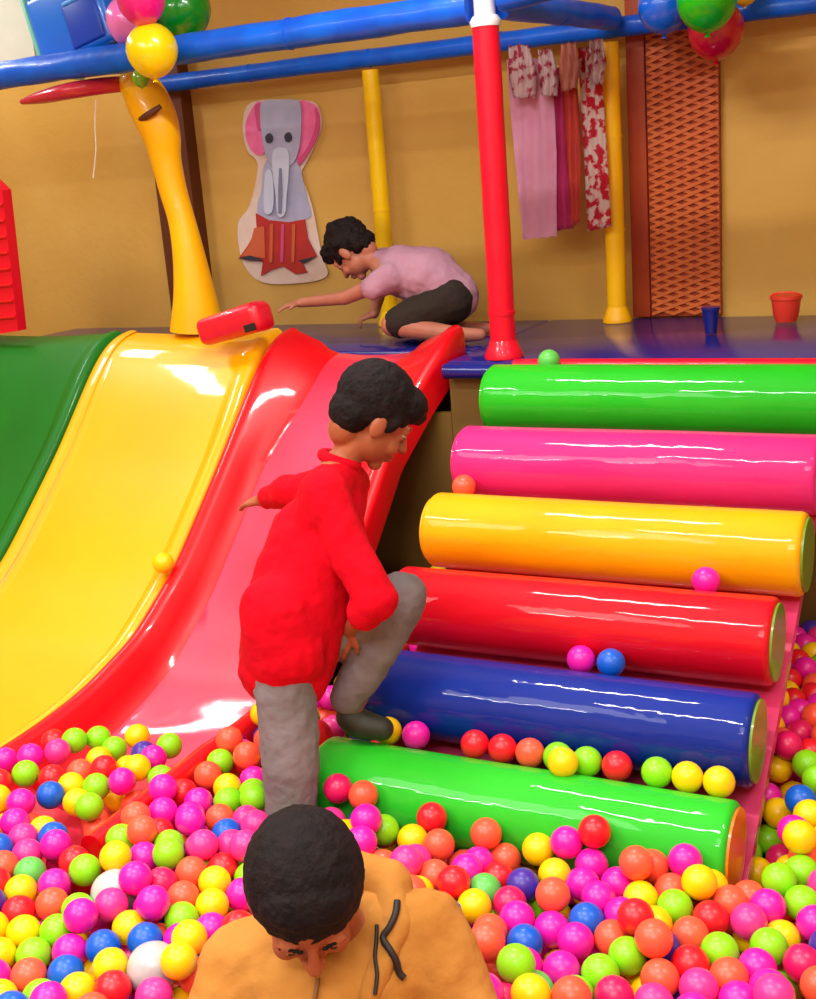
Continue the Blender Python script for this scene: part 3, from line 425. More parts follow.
_R = (
'23542499467K27103055451P27073169439N27683135436B28592991466Y27432505459C28922621457M28153389461Y27773534463P28233587463B32032816467N32052747478Y38162860424R36912729444B38982862416C41743095465Y35032592458C42282860457P32652278436Y32432212440N'
'03641562458M04341560466L05031549466L05731558468Y06431556469C07721555451P08421553442M09101559430M09771554450M10441561432L11681555443Y12381554442C13041560465M13641560430R14341558435P15041562436L15721560451M16961553468C17641563463R18331553462Y'
'19021555470Y19661552441C20331556456C20991566436P21651555455P22321557436C22931554468N23581556444C24281556448K24931554426M25621549427P26321542428Y26991546443M27621561470M28241543447L29551552487Y34831542435R36171541457C39571543444M40261554443C'
'40861565478M41481547451C42141551472P42811550451K43501552453C44181559467Y44881558472M45541565448C46211558466C46911562466C47591559446C03311623441P04011621444R04701621460K05371619478L06071619476M06761618465Y07421618444L08101615456C08791619449C'
'09481618438C10121614464R10691627426N11291612458M11971620446M12671618447M13361621452M14011620427R14671620447M15351618465C16001623440C16681615452C17241613492C17891629472P18551620452Y19241618449M19931616454M20621620461C21321620467K21941617439P'
'22611618457L23301617462P23961619441C24651616442M25341620436M26021605439R26661614412L27141612462R27811622442K28441606471M29131602461M29831607454M30501596469C31161591448C31851595459M32541595455C33211596475Y33901594465C34591598471L35261595449M'
'35941603433Y36611596449Y37231596419L37851600449L38531599434M39181600459M39851611448C40481624473L41101620442M41761611464C42451611450M43141613448L43831623447L44521620458C45201621472M45901621469L46601625475P47281622455P47971618445Y03671684443M'
'04321680469R05021681475P05721679467K06411679467Y07111678461R07801678447L08481680432P09111681462Y09761683437N10401678464C11091679451Y11751682472Y12331679434C13021682442M13721681443C14391681424N15051680447C15701679470Y16381678461Y17071678471L'
'17641682432K18241689467Y18911680449K19611678449P20301680441L20981680457L21661682444M22301679472Y22961678452B23651678463C24271681433Y24961679440M25631683423M26231670455M26901674439C27471672478Y28161671478M28821664457N29491666473L30181667463B'
'30831654448Y31521657452C32201656457Y32891658463P33571658477Y34221654450N34921656453B35611653468R36301657459M36841654415K37521659430L38211660440R38831660468M39521664478L40111677446C40791684456Y41471675464L42151674453C42841676444C43501682465C'
'44191683458K44881680453Y45551682472M46241682457M46931682444Y47641681445L03311743459C04021742461Y04721742456C05391741475Y06061739454M06761738452P07451739456M08101739431P08741740457M09421744444M10111741455Y10771737475C11421741452C12111740460R'
'12691739420P13381742431C14071742441C14761743443M15451738442K16061739475Y16741739461L17431738468Y17931769432Y18581745442R19271740443Y19951739453M20631741465M21301742446Y21941740471L22611739453P23301740460C23921743427M24601742442P25281740442R'
'25911747416C26501734449C27161733466C27801723444L28491725450M29171724454C29851726444C30491730473Y31141716455Y31831719458Y32521717458L33191719478M33881721469M34541704485K35241711480Y35891705433L36441734463M37081712446L37871719434M38531722453L'
'39221722452L39841727484R40491746468R41191739470Y41791731435L42481736447P43171738436Y43841743458C44521742478M45201742459L45901743463L46611742462Y47301742448M48001741441C03661803462Y04371803460R05071803462M05771803468N06411798440L07101800453M'
'07801800451C08461800432C09081802462C09771801466C10421804444Y11061801472C11751801466M12381800436Y13041798456M13721802445R14401800461C15091800466R15771799456M16441801474M17101798451C17731822472P18411811461N18971800422P19621801443P20271801465M'
'20931801446C21591801468M22281801460Y22961800446C23651800458N24301805435Y25001804435N25661797457Y26311803433C26781790480M27481792482C28121784459C28811785460N29491786451C30161788453C32161779471P32841779465M34191783484C34811763463C35451758436M'
'35771817422Y36831771417R37511758477L38191780470C38871783453M39571783452Y40221801434P40911792434L41571795454Y42201796425L42831796453C43521806450L44201803468M44891803471M45591805472Y46261802450R46961803452Y47661802451P03311864465L04011863450P'
'04721863458L05421864463C06061858434M06751859443Y07451859438Y08141860446Y08841863438P09401862479M10041863452M10701861474N11331859444N12031860442C12721860451Y13391862437L14061862459Y14751861456M15441860465C16121859450L16801861464Y17371858426K'
'18071859423L18751865433Y19361862466Y20001861437L20601861473Y21261862452P21931862467R22601863451P23291860461M23981863456M24661865444P25291855472Y25911860440M26451850482Y27121848460L27791852479B28451845464Y29141846455Y29811848450P30501850457C'
'31181849447L31781840480Y32471842468L33151849472L33831842472M34471835449K35571874453L37321814443P37861842477Y38551845466R39241837477L39971845481C40641850461C41271852429M41931854454C42571855428Y43161864463C43851863473P44551863475C45231863461B'
'45911863444Y46611863446C47311863445M48071860446M03661924465C04361924456R05061924455B05721919433M06411919430L07101920442B07791919455M08451921431Y08991919476K09631921450L10321925463C11001920454M11681920441M12361920457C13061921457Y13751923443Y'
'14421922457Y15091920476L15741920444L16421920462Y17071920438Y17751911458N18361923423Y18961924463L19611920437R20211919473M20861920446N21571922469C22271922468Y22971922465M23581915432P24271921432C24851927470M25501917449L26111911483L26791910472M'
'27461909460L28131907454M29461906443C30141908442N30821909444Y31431909473C32761907462Y33331929493R33941910470M34601899466L36321856431L36801860479L37231910496L38281938414C38941898490B39561896458C40231906456P40881910434M41551912453M42201913429P'
'42891918428C43571915437P44261914438C44891924466Y45591923462M46271924445M46961922432L47711920452R03301984458R04001984454Y04691982438K05391980429M06081979441M06771979427N07471979434Y08141979456P08831980445C09421980480P10041989451C10711982470Y'
'11401978465Y12031981436C12711980448R13401982449B14031976479C14731982474N15411980460C16101981450C16791979462Y17471975449C18051985411C18671984441M19351982455L20021977438C20601978476C21231979449C21911974437P22601976440C23271976432K23881970464C'
'24531985446R25221981444B25851973470M26551975462R27241974467Y27851956492P28531961478C29771967440L30451969443R31741973484M33661970448K36141875494Y36561941505M38182021448C38871951447C39871966456C40561967460M41221971442P41901976430Y42521967461Y'
'43221970462L43921970464Y44551977435N45251980444R45911979420L46651982448C47351979442L48101978446B03652044465C04402043457C05042040426K05732040439M06422038429P07102038446L07782038459C08492039459L09182040450M09762041489M10452045481Y11072037449Y'
'11752038465L12402041443R13022036475K13712038475B14382042460P15072040454L15762040465C16452041464P17022034426P17702040438N18382047448R19062042433L19582044479N20262038463C20952041463Y21632036452Y22332038457R23042038456P23692030433M24342052442Y'
'24812030489L25502031482Y26202031483M26902031484P27532037455P28071998443B30082027446M30742029461Y31432028456C32752040449R33382027474M33962031436C35911939482R37141977516R37562061494R38502074482R38872018463K39552029463Y40212030444C40882029457R'
'41562031452L42252030457Y42932030445Y43632030447B44302034465M44902038428K45602040438Y46292038429M47032041447C47732038450C03302100443M04002098440M04702101432R05392100426Y06092099426C06802097423P07442099451Y08132098464Y08802100447Y09432101475P'
'10042088445C10732098445R11392098465M12042100444L12662097475R13352097464Y14032099482M14752098476Y15452096439C16102101464M16642093421M17302096444Y18012098416M18712100418C19252104461C19892089435R20582092432N21292094433P21982091430M22682090425R'
'23382093429Y23812077482N24482090499L25162091483P25852091474C26532090495B27112091455K31092088452C31772089450M32362084486B32732109435Y33212096482P33752140489K37782190478Y38152132486L38862146486C39182086472P39862090455P40552090447L41222089466K'
'41902091450C42602091454Y43292090457M43972091443L44662095459M45262098423L45952099429P46612095454C47412099439R48082099461Y03662159435M04352159446K05062160443Y05752158441M06462157436M07142157426P07822157442P08472159464M09162165473N09802154448Y'
'10472157469N11112156442M11742158471C12422159452L13032156485M13692158464M14382154459K15032152441Y15682157464B16282160431C16972155425L17662155432M18332152448Y19002162431R19682155438M20232135475M20932130480C21682141467L22332150426C22752133479L'
'23442137482M24112136464Y24792148476N25492152473M26152147501K32162147445C32752163478R33292149438R34302233517M36532308498M39092200447C39542151470R40202150449P40862149468C41562149467C42262150461M42952151465Y43622151448M44322152441Y45012156452L'
'45632161420Y46292157451P46992153453C47652152478P03312218452L04012219444M04692217428M05422217423Y06112216447L06802218431C07422211461L08112218453P08802218448R09482216436M10102216465R10762216444Y11462217447C12102218470P12792217460L13412215491Y'
'14092215476L14782211468N15372211432Y16012218458M16622221423P17312215430P17982214450C18662212464M19362209468M20172202454C20642161425N21182190457Y21812198428B23102192457Y23802197476R24462205497C25102210470C35132246520C35552321523N37672252509C'
'38192253465Y38742229499Y39432216503Y39842209450M40522209461B41212209464Y41912210464M42602211460L43282212445M43972212437M44662212433Y45332218446M46022220449P46712216445L47352215474L48042208461L03642277436P04342278428C05052275438M05742275446K'
'06452276445Y07142275452L07822278437M08472278463M09102279433C09742276461P10402275443Y11102276442P11742278468P12442278460L13102276481C13712267449M14422268447K15112271457C15712271423C16332279451Y17012273450Y17682274431Y18342274451Y19042270459L'
'19782257440C20402265472Y20792237423C21362256458L22062251464L22752252454M23412253472P24092260478C24762270469Y25402269492K32032263464N33352282476R34042279473C35472278470L36002268514M37712303466M38392319469M40172269467M40862269468M41552270464M'
'42252271458C42942272452Y43622272434M44312272432P45002272421L45702276425C46402276433M47082274448M47782274455R03292336449L03972337422L04712336441Y05402334431M06102335442N06782335458R07452337439M08122337458P08822338456C09492338437Y10192340431L'
'10752329471M11412338449M12102339460L12732334490M13452337485M14052328449Y14732329462C15332330428M16022334424Y16722333430R17372332453P18042334433Y18742327430B19432315426M19912315476C20362312422P21062309427M21762306435L22402309476C23082313465M'
'23702314492M24342324468R31952325436M32522337471M34452330450M39142330466N39832329461M40502329475L41202329465C41902330458Y42582332450C43282332441C43982331445K44652331429Y45322329448M46012328458L46712330466C47412330476L48152332465Y03682395449P'
'04352394428B05062395428L05752393433L06422395455M07122396457M07812396440C08472398459N09142398438Y09832400432Y10342390478M11022393467C11702391483M12402395487C13042389462B13712389446C14372388469M14982389435L15662388450R16352392442M17052394442R'
'17702391471M18442371475M19142367470L19402381407C19932378452M20712353467R21412355466P22802373482C23482376472R32192390440L34212392467Y35582402483P36262421479R38132378448B39472392467M40162390466N40842388465L41542389468Y42232394453C42922392440R'
'43642390436L44332390432L45022389429P45702388439C46352389464B47052390466C47752390460P03302454438L03992454428N04702446458Y05402449456P06082453440Y06762451431Y07452454435Y08152457438C08832458456P09462459426K09972454474R10662451463M11362453459N'
'12042452473Y12722451461C13412448470P14082448450Y14752447467C15362448432L16042455438M16622445475C17312448477M18232436479Y18152402420C18832414428L19872431405L20462379409M21052405434C21712417469M22412425464C23112434467M23812436470M26422419415M'
'32522451442P33192453456P33892451452C35242462476P41162448464M41842451466Y42782441486N44702450430Y45332443461M46022448450L46702451467P47402451461C48102451451C19442427459L22872495486N23422459521N31532508444Y32132496475R32812512447L33562510459C'
'34932522466M35532521499B35972492454K43672506456Y44362509441C45012504462C45662507441L46352509451L47042510454M47742512451P31212551487Y32002559450C32522549496L33922570464L42642562447L43332565449C44012566451Y44662563472Y45292565443L45972567461M'
'46672570458C47382571462C48072574448Y30962615480Y31412590435P32122606497P32632587441Y42982622456R43672624458N44362624460P45032622472C45672629447M46322628473R47012631461C47652628432M31602644474Y42622680453P43302682456Y44022684461C44662679488Y'
'45352683480L45932694443Y46622688451L47312689437C48082682443Y30922678509N31462711480R32072683505M42942739470C43642740472M44312739489P44942736459L45632746483L46302748465R47002746462M47742743446R30622723467L42612798461M43302799471R44002799474C'
'44702797484M45292795449C45962796428Y46652800436C47362802441L48132802442L42942857482N43652856487L44352856491C44932855453C45632855446M46312856461L46992861433L47742861440M29312887501N42622918476C43312916483M44012916486L44712915480R45272914439M'
'45962916452L46662917455P47362918448Y48062922454Y42982977488L43662975475C44352975478M45642984464L46302976447Y47002978456C47682980438Y42633038480M43323036477C44023035482C44783037480K45253034428K45963033425C46643036441Y47333040447C48043036457M'
'29103110450C42333097501R42983097480C43663095481M44363094474Y44963096440M45633087454M46313090472L46953098443K47723098446Y28493173453C41933160478Y42613156476L43303157478P44663156462C45353151459B46013144439L46623152473M47333150470Y48203149452M'
'27993150494P42153225474P42863219463M43563216454C44253213459C44913214434M45603212439C46293208446L46983206444C47753204455Y28173218492L27703258424M29173312511Y32383328436C33223332441M42543281466C43213277452C43903275464M44583273451M45243264469R'
'45943261474N46653261472C47363261465M48093265465L27063271385L31593356438M36173362456N39583355452C41853323456L42373341497R42873339450C43563336462L44253335458M44943330446P45633317445C46293321465C46993320457M47693322458Y27973334499M28843384505C'
'29333420472C30883375443M31973395481K33733387458L34423382455N35103381453B37983394443M38673398450L41703390466Y43213397462M43883392442R44623391439R45213386477N45893379461M46653380470C47323381448Y48083381455C27363378511L27083411397P28343442421L'
'29143478511M30433443442C31503424439C32133451442M32723446480M33413447473M35463447489C36203443462R36893443460Y37583449464Y38933456479L39633452477L41403452473C42073449456M42753446441Y43513451432Y44243450442R44883448470B45553440451Y46263438464Y'
'46953440450M47703440447M28943514449M30253501477N31943504482L33823500493C34443499464Y35823499459C36513501449L37203504448M37903509455M38603511458P39313510460P40043507466C41723511452P42423506446L43133502459M43833502464Y44553511430C45223503446M'
'45903498464M46583498451M47333496467L48113496440P27393583557B28003560522Y28663551501P29333554491C29863557449C30533562461M32883567465B33493562497N34083557462Y34773558473L35453558455C36143559460M36843561462L37523563470M38223565475P38943566480R'
'39693567473Y41023544478C41463574434L42133568444Y42823562448R43503558440L44173562460M44873560467Y45573559472Y46203556442M47003554446M47703553450L27093597412Y30173617434C31803615466L33113627492K33723617462M34423617464M35113618466K35803618457R'
'36493619460P37173622461N37873622466C38583623470C39293624470K41163636438L41853631442M42543624444L43213618459M43863618434L44553617444K45243613442Y45923618459M46623612447K47353614452Y48053613442C27833695508R29783674428L30753654437M31433666438L'
'33383679457C34073677460M34763677462C35453677453Y36143678456R36813678480N37513680474C38203680486C38913680491C40843693456Y41543688464C42253684457M42943680444Y43603675465C44263679441M44933673459C45583673434C46283672434Y46983672443L47683673436C'
'27053684495M27063739406L28333750507C29033734505M29553732461L30183732432Y31303705492C31703730442M32353738469M33043739469C33733738463Y34413737458C35103737457B35783737462M36473738473Y37163738477Y37873739478C38573739480Y39273738474M41243748450Y'
'41933741439P42623741444M43243733474C43913737458C44603734468C45243733438M45923730456C46613732445Y47323733442M47983730465L27053749512N28713807520C27563784430M31203779447L32683797456C33383798455M34063797453M34753796458L35443797454M36123797469M'
'36813798475C37513798480C38223798481C38933799478C40943809437C41633803438Y42253795467Y42923793479C43473787435C44293791442M44973796452M45603791421M46253791446C46953792443L47683792451M27093850390N29063858489M29573847447C30863845454B32143857439L'
'33033857449Y33723858455C34403857452P35093856452L35763856469M36463857474M37163858474M37873858475M38563858477C39233861495L41323856468P42673842437K43303849464M43973850453Y44623851428M45263860453C45923852435R46603852451M47303851458Y48053851461Y'
'27093938523M28193873512R28303947447C28793913415C30473901471M31123910452M31783908466L33233920460M34083915471C34753916451Y35433916462M36113917476Y36813917480Y37513918483C38213918479C38913919475P40943909445L41633914451L42293913474C42933906447L'
'43613910457M44243911433P44923914426L45613914426C46303909422N46983910439C47673910459Y27064021387R28623988498M29323960498L29613970437B30803970465M32143967467C32793972445M33713965442C34403974452R35063974474R35763977474N36463978474C37163978477C'
'37853978475Y38543978468Y39223977452P40573969452L41263971454L41943973467M42633970456R43313972470Y43883970431L44563972444M45263974439P45953968450P46633970434Y47263967466M48053969470M27094058509P28294049505M28624026442M29694019487R30324033464L'
'31014035456C31674034475M34214040453P35444037491L36114038473C36804039477C37504038469R38194038469P38884038460M40244030455L40924031458P41604033460N42294032463Y42974032460C43654031456C44234029419M44904034439Y45584035427Y46264031442C46944029459C'
'47644026466M27654110439M27664138374P29514085464L30674096456L31344095467M32674100453B33334095439C34554099459P36544103490Y37164099460Y37844099460B38534098454M39214098455Y40574092461P41254093462C41944094464N42634093466Y43324092465C43984092442C'
'44634096420R45234093455C45924092446Y46624090449C47324087451Y48024085466M27064166495N27794112507B27624237429N29084137483C31694155461C33044158440Y33574162481C34184159451C34844161469L37504160453L38184160454P38864159455Y40234161459C40904154464P'
'41594154467C42264155459C42954156464M43614154450Y44294155437P44974155437L45664156434Y46294150465P46994148462Y47694147456C27144285434C28364215492N28864236449R29984217456M30674222462R31354218457C32034222455Y32694219437M33234224477L33844221447Y'
'34484221471Y35174223470C35854224466M36514223450M37174221464M37824221445C38504222448R40544225458C41224216468M41914217463C42604217461M43254213439L43934216454C44604217439C45304218444L45964213464M46654209450B47354208456L48054207460P28424285434P'
'29084285492C29614285450K30274279468P30964285464N31634282461L33584284465N34884285481L35544285467C36224285459L36884281442C37564285434M38244285436K38864282464P40194284475Y40884285467P41564278463M42224285442B42884281466M43524278440M44194281459C'
'44894278459L45594278463B46294274459L47004270455Y47704269448N30691559407P30381622404M31201633393L31901632399M32851624401M29371679405Y30071683395Y30761698395C31461698396Y32181697400M32881695402M33511664408L34591682398Y28991759397Y29681760386L'
'30391758395Y31101758400M31831757398C32531758402P33361744415M33981715400B34811748396P35341703390Y27791809403P28661821401N29361822393Y30061820392C30761820395K31461816394M32141817412N32841819410L33551811410C34221779415C35351787375Y35961757389C'
'36501712397P37381738388P27611876401C28311881392Y29011882386Y29711881383C30401880385N31091882385Y31741878407M32431879408Y34751817389K36281815375C36891838396L37881783407P38421860401M26531928409M27241940403C27961943398L28661943391M29361942384R'
'30051942382M30741943384C31401940409Y32081938397R32761939397R34481890374M36891920391C37641937440K39011891416P39621931400B40371931393M26131988408P26952003411P27622002390M29012003384P29702004382P30402003382R31062002403C31762000400N32452001400M'
'33202005394C34622009407L34771942416Y36991956452P38621996401C39311992411L39991990392K40681995399R41271948377C25072047426K25782047420C26482052420C27282062395Y27972063388M28682063384M29362064387M30052064387C30732062398L31422061396M32112061395P'
'32782059382L34142099354L38432062400B39712052398C40372065386P41042055393P41742057391C42432056394L43132056384Y24712107420N25422107420P26122110415R26792110396C27632123384R28332122380M29042124377P29732124378L30402122392P31792121387C33172122376Y'
'33812112412L33802159364C37172218388L37972148422K38602122427K39272123414C40562132392Y41222122404M41882126391Y42562124393C43262124396Y44052119379C44742132390L23672163416M24372167409C25072167415L25762168410M26442170399P27122169385C28002182377C'
'28692182386L29392184388C30082184391M30762182386B31442181386C32132181385N32802180390Y35612276402N37902216416P38692181392C40122186390R40822194388Y41502186404P42202186401M42902184394P43602184385P44292186380C22602213397M23382226404M24062227418L'
'24752228413Y25452231414Y26142232407N26802229391Y29752245396Y30402244370P31792241383P33662267416Y34352273411B36132281448C38362264398M39712250396C40402248406P41162249408R41852246405Y42562245399P43242244383C43942247377M44802232367C22332277404C'
'23032286401N23712286418P24402288411L25112292413Y25792293404N26462290388M27182285400M30132303393C31562305381R32292309378L32982319370N35012324408P36542321410M37202327392R38022323408L38702324405M39382310403M40082309399M40782307410C41512307405C'
'42212306397Y42902305388M43592310376C44292309373L22072337383B22672343416Y23362346412Y24052347410C24782352420L25462354403C26152352392C29002356401P30502360392B31192364380B31892366383Y33282377392N33962380401M36202376428C38322378382C39122373384P'
'40442368406P41152367406Y41872366400P42552366388C43242371381P43952371376C44652372372M21002390367C21642386404R22332400398P23682407409M24362407414Y25122413399M27192511372C28222457387C29542423396B30882424382C31562425376M32242429382R33632436384C'
'34322437389M35812432424M36502436416M37212436402L38742430394P39412430409M40102428408M40802426407P41522426408L42212426390Y42902438387P43602432380L44302433376R20542447408P21372446387B22662463412C23342467409P24022468413N27502453358R29902481402C'
'31242484384C31922489383L32602490384M33962495399K35432488413L36102484388Y37562489378B39062489409M39752489406C40472486408P41172485402K41872485394M42602511387Y43282496381R43982495384C22282520415R22972524423Y24402523401P27672562430Y28922546424M'
'29562542399M30912543389M33612552406C34342551412Y35052544402M35712540378M38692547404C40122545407N40822544401M41522546395Y42242571390C43002566388M43702559389M44532568404M21822590412M22562581416M23252586416Y33292613407P36842599394M37522592386Y'
'39782604403Y40462605403M41142603388C42662626394Y43362626397M44052619397M44812633406C21612653437M27652667394C28252655429C29542656405L30822667378K32882669409B35812655393L40112665396Y42322686390R43012687392C43712692400R44522697414C21502720435R'
'28982734397Y30782737366P32622717450N33422711403M34092714389M34792714390L36902712376P40332736380L41032727386P42622749393N43302749410C44062755418Y23442785394M27662816416M34452771372R35882764369L38492771394Y42342813399C43042814408L43742818413P'
'44492811419P29132841358Y30682890360M31822811402M39292820372Y41982872394L42682875402C43342875426C44182874425P28732954407Y32322861423M34892892358B37062898352Y38772893357M39432910340C41682934397Y42362937408B43042938423L43762930422Y44462938420M'
'33392944320R36012976310P36582939322M40903020342P41463020380P41962994417Y42662999418Y43363000416B44052995419P29293102382M42273057423C43003060421Y43733058422M44473050419M27063079334Y28203131388M41273150402P42613118417L43393118420Y44163112406N'
'27093201373Y29193188367Y32753219366Y38673224363P39373224372M41683201427L42383190420P43053178409R43743176401C44503172395P28873248376Y30013278397R31933287400C32633281393K33323285391P34013280392C34703274405L35413277390C36103280394C36933275392L'
'37623276382M38313280376L39013282371L41273251405N41953261407M42643251404M43323241393N44023240399P29033341398N30423330415Y31093316414M34383337401P37253335402R37953335395P38663335397M39353340384N42363315409C43033306391P43733305398R44433296388M'
'27983374347Y28803394435C30583389383N31973397396M33303400399K34053397399L34743395396R35423391388M36143392393P36853390390Y37583392378M41233378416P41913368403P42693371391M43383366401C44163361386C27833440373P30923450393M31603451375M32293458376M'
'32913457409C33703456411M34423454411M35133452409M35823453404M36523450401C37223449399K37913449400B38593450403C39263448419M42273428392Y43073427382C43773418377C44553431382C27063511343C28743498383Y31263511379N31953514395C32653516386R34073514407P'
'34783513405C35473512402Y36163511390L36863509389M37563509390Y38263509396N38963507399C39683499402M41233495406C41913490388Y42643486383M43333492378C44033484384M28523561406Y29773559380P31613572382P32303575392C33023574398C33713573404C34433573405M'
'35123573395M35823572399C36513570401L37213568404Y37903567412B38593567416K39283565418M40833553410M42933549382M43753548376K28183621403Y29513620396C30733625375L32013637404P32703634402L33393633404P34093633405C34783633407C35473633398P36163632400Y'
'36853630399P37553629404K38243627408M38953626411P40423612406M41823607378L42523610377P43223613388M44283608380L30353681388M31033696388P31723696382C33073694396K33753693400L34443693403L35123693394C35823693396C36513692399M37193690413M37903688416C'
'38593684428L39343680429M40063672397C40763670391C41453667383M42153668390Y42843672378C43613671395B27073757340M28553754399M30233745366R31413758386C32743754402P33423754402R34103754398M34783754398P35473753400C36163752405L36853751415P37543750418P'
'38243749420L38993737412Y39683732400Y40383733392Y41073732385Y41763729374C42463730379L43203728400Y44113724389P29863798389P31093820392C32433816393R33763815393C34453815397Y35133814388Y35823813398Y36503812414L37193812418C37883811422C38583810419C'
'39253800401P39963797399L40623797378Y41323797379R42063793384P42833787396M43913800384B28183868360P28863874358M30743880395C31423880398Y32723879392C33423876394C34103876392M34793876391L35473874398Y36143873413C36843873414L37543872416N38243871417L'
'38943870413M39603875390M40303864389R40993863393K41683877391P42383880387P43213862396R43903871386C28123933381C29903944372P30453941412C31093940390M31763941402Y33103938393Y33763936379R34443937392R35123937394M35803934406C36493933419N37183932423C'
'37893932419M38583932415M39253934396C39953936394P40643937389M41343938393M42103941407P42783941390L43483927384P28263999362Y29534006374P32084001386M33433998383M34103999394C34783999392L35423996417L36123995415P36823994417C37523993416K38223993408L'
'38903995393Y39593996396B40293997394Y40983998397M41703998400M42424002398M43173998399L28494061384Y29174065376Y31094062392L32404064383L33744059390M34444060392R35114072397Y35774056413M36474055417C37164053408R37864053407M38554054401L39244057399M'
'39944058398N40634058400B41334059401M42034060404M42874062399Y43574055390M27064123342N27074190332M28284117348L28814142386K29424121406Y31384124403M32064124396C33404126378C34064120396M34734130400P35424134406M36134117419Y36814114402M37504113400M'
'38194114396L38894117396R39594119397M40284119402L40984120403C41744124405Y42444117403B43284119398C28214179377Y28804211384C30394202401C31724185398Y32384185384Y33054195382C33734186388C34374206403Y35044192410M35864188407N36524195388C37164173394P'
'37844174394L38534176395C39224180396Y39924184401C40634180406L41344183408K42054187401C42844174397C43744171383C27724285510B27814285330L28334260371Y30034262400C31384259400P32044245388B32714267387C33364251407C34024266395P34774262416M35464246411Y'
'36154253398Y36814276374C37474236385R38174236388N38844256396M39534242396Y40204263408L41114277399P41764250402Y42484242394L43174256384C31171569356L30721626343R31521625331C32371618349M29631696342L30411688335B31121690335C31851686339C32561686342L'
'33201651347L34011652358M28551757342Y29241754332M30091750330N30791752337M31491749338M32201747340M33021743354L33611707341M34341712340L35021729332C28211819348C28941817337P29691813332M30401813331L31101814334L31801812333B32481811350Y33181812350K'
'33821770359C34481780337Y35701806317M36261765326Y36951754336C27071874356M27881880336K28601878329P29331875324C30041873322K30741874324C31441875325M32101874347P32791873347C33481875349P33751819314P35041827326M35721722333N36771835328M37381803360L'
'38311806357Y38981825351N26071940358B26821939347R27561942341M28251944335P28951939327C29681936322Y30391935322Y31081935324C31741947337R32421934336L33121933331C33841938338L34091878317Y36661966282C37821841323R38001899355R38691889344M39381882358P'
'39931933338L25742003352Y26461999348C27152000339C27892004326M28642002320R29341997323R30041996322P30741996321P31392008342Y32082008329C32761995338Y33441995329C34071993302N34651955296C35512192304R36911917323L39001944371Y38802001335R39481989344M'
'40162001326N40821979332K41581999339M25372062365K26122062361B26802060344Y27582068329M28292064326Y29002062323Y29702058326K30402056328C31072070337Y31752069335C32422068324R33092053320Y35912141282Y35932244285M38142114364P39232056342M39912070333M'
'40682048325L41362066333M42072066331P42692034333P24342120356C25042123361C25732121358R26412126342L27132121335M27962126321C28662123319Y29402120316Y30102118320L30772133334M31452132328N32142131315M32842127315R33402158287M34082142302M34832192288M'
'37852146311K38502159325C39492126336B40192135331Y40862115332C41532134332B42242134331B42922104337M43542137334P24022183351L24752187356L25442189353M26122190341P26802186324B27502180327C28372187318M29062181326M29762178329L30432192324Y31122193327M'
'31822192324C32522188326N33832206311M36252366314C39052199335K39752198332M40452199329P41142192328M41812198343Y42502199339R43192198331P43892199323L44712177324C23002242347L23712246346M24412247353C25102250356C25802251348N26482249332L27182245328P'
'27892237330Y28782244324M29462241333C30812254315L31512252321M32212250316L32922255311P33642265339Y34312255323C34832277361N36232271375L37342295317B37932274344Y38672261334Y39402259335L40102259342C40792258349L41482259348C42162260343P42842260329L'
'43542260321P44362262322C21952295329P22622303346P23362306343M24052307353L24752310355M25442311348Y26132311331L26922308339Y27612301331M28282292316Y29172301315Y29822311332Y30502312335C31192313323M31892312321Y32582314314M34042319318C34732330318Y'
'35382316350M36792332337C37722341350C39062319340P39752320337L40442319340Y41122319349P41812320342L42502321334L43192321319Y43912320314C44882313336Y21582362338K22342365326M22982363355C23692366353K24392370354L25082371345L25762370332L26592368341K'
'27322364324Y28072353338M28792358327L29462370345P30152371333K30842372321L31552372322M32252373324M32942373326L33672376334P34352384343C35022375360C37202387349C38752380327Y39442381324M40102379346M40792380347L41482382346L42162382331M42852382324M'
'43552381319M44272381314C20482427306C21302429317L21942422346N22642425342C23342427351M24042431353L24722434345C25412437340Y26192423326Y26892426323C27812412313K28442440324N29112430340B29812430332M30502431324L31202431316M31912432317M32602432323B'
'33292432323Y33992435315Y34802434332L35412433367M36072429346M36742428320R37672433329L38372437337Y39072440334P39752439348Y40442440348Y41132441348C41812442334B42512443329M43202444324M43912441318Y44882442337M20822474340R21552492337M22252484350K'
'22962486352Y23652490350Y24332493338L26652495280P27622476294L28882492311R29502489343C30162490318N30862490325C31572491323C32262493322Y32962492324L33642489338M34362487341R35692486333N36362485316M37212483318M38002495324K38702497343L39402499348C'
'40782501347P41472502340C42162504334M42892506324C43652506323M44402498328C21902546361P22592544359K27972579296L27372545304M28462557339K29142548344N29842547337Y31222550327Y31922551327L32632553329M33322549331C34012546350R34692547342L35342543319N'
'36042546318L36802539324L37522544334M38382554321M39042557345P39742560348M40432562346M41122562333Y41822565335M42602570330Y43352569328Y44052564328Y44752559338L22902606360M28862611333P30182606322Y30872606313C31572609314C32272612319Y33032611319R'
'35062603334B35652601298N36532601317C37232604318L37932606331M38682614338Y39372618348M40072621342Y40752621332Y41442624328C42432633305C43042632336C43742627335M44492628343Y21672644368M27542656284C28572680340L29832664313R31212668320L31882666340L'
'32652664342B33322662356C35462660330C36122657308B36842662311C37592665313Y38262668332K39002675346C39702680341M40402682335Y41102684328L41802685325M42682694330Y43442690336M44142689345L20842739450Y27052695313R27732744351M28402747337C30602730296M'
'31622732315C33652718337K34402718327P35102720326M35792719317K36482720321B37172723312Y37962726312N38582729342P39292737342L40032737316P40742743324P42182742338P43092749342M43782748354L44502746364R27552789302P28452808305Y29142817295M31662800315B'
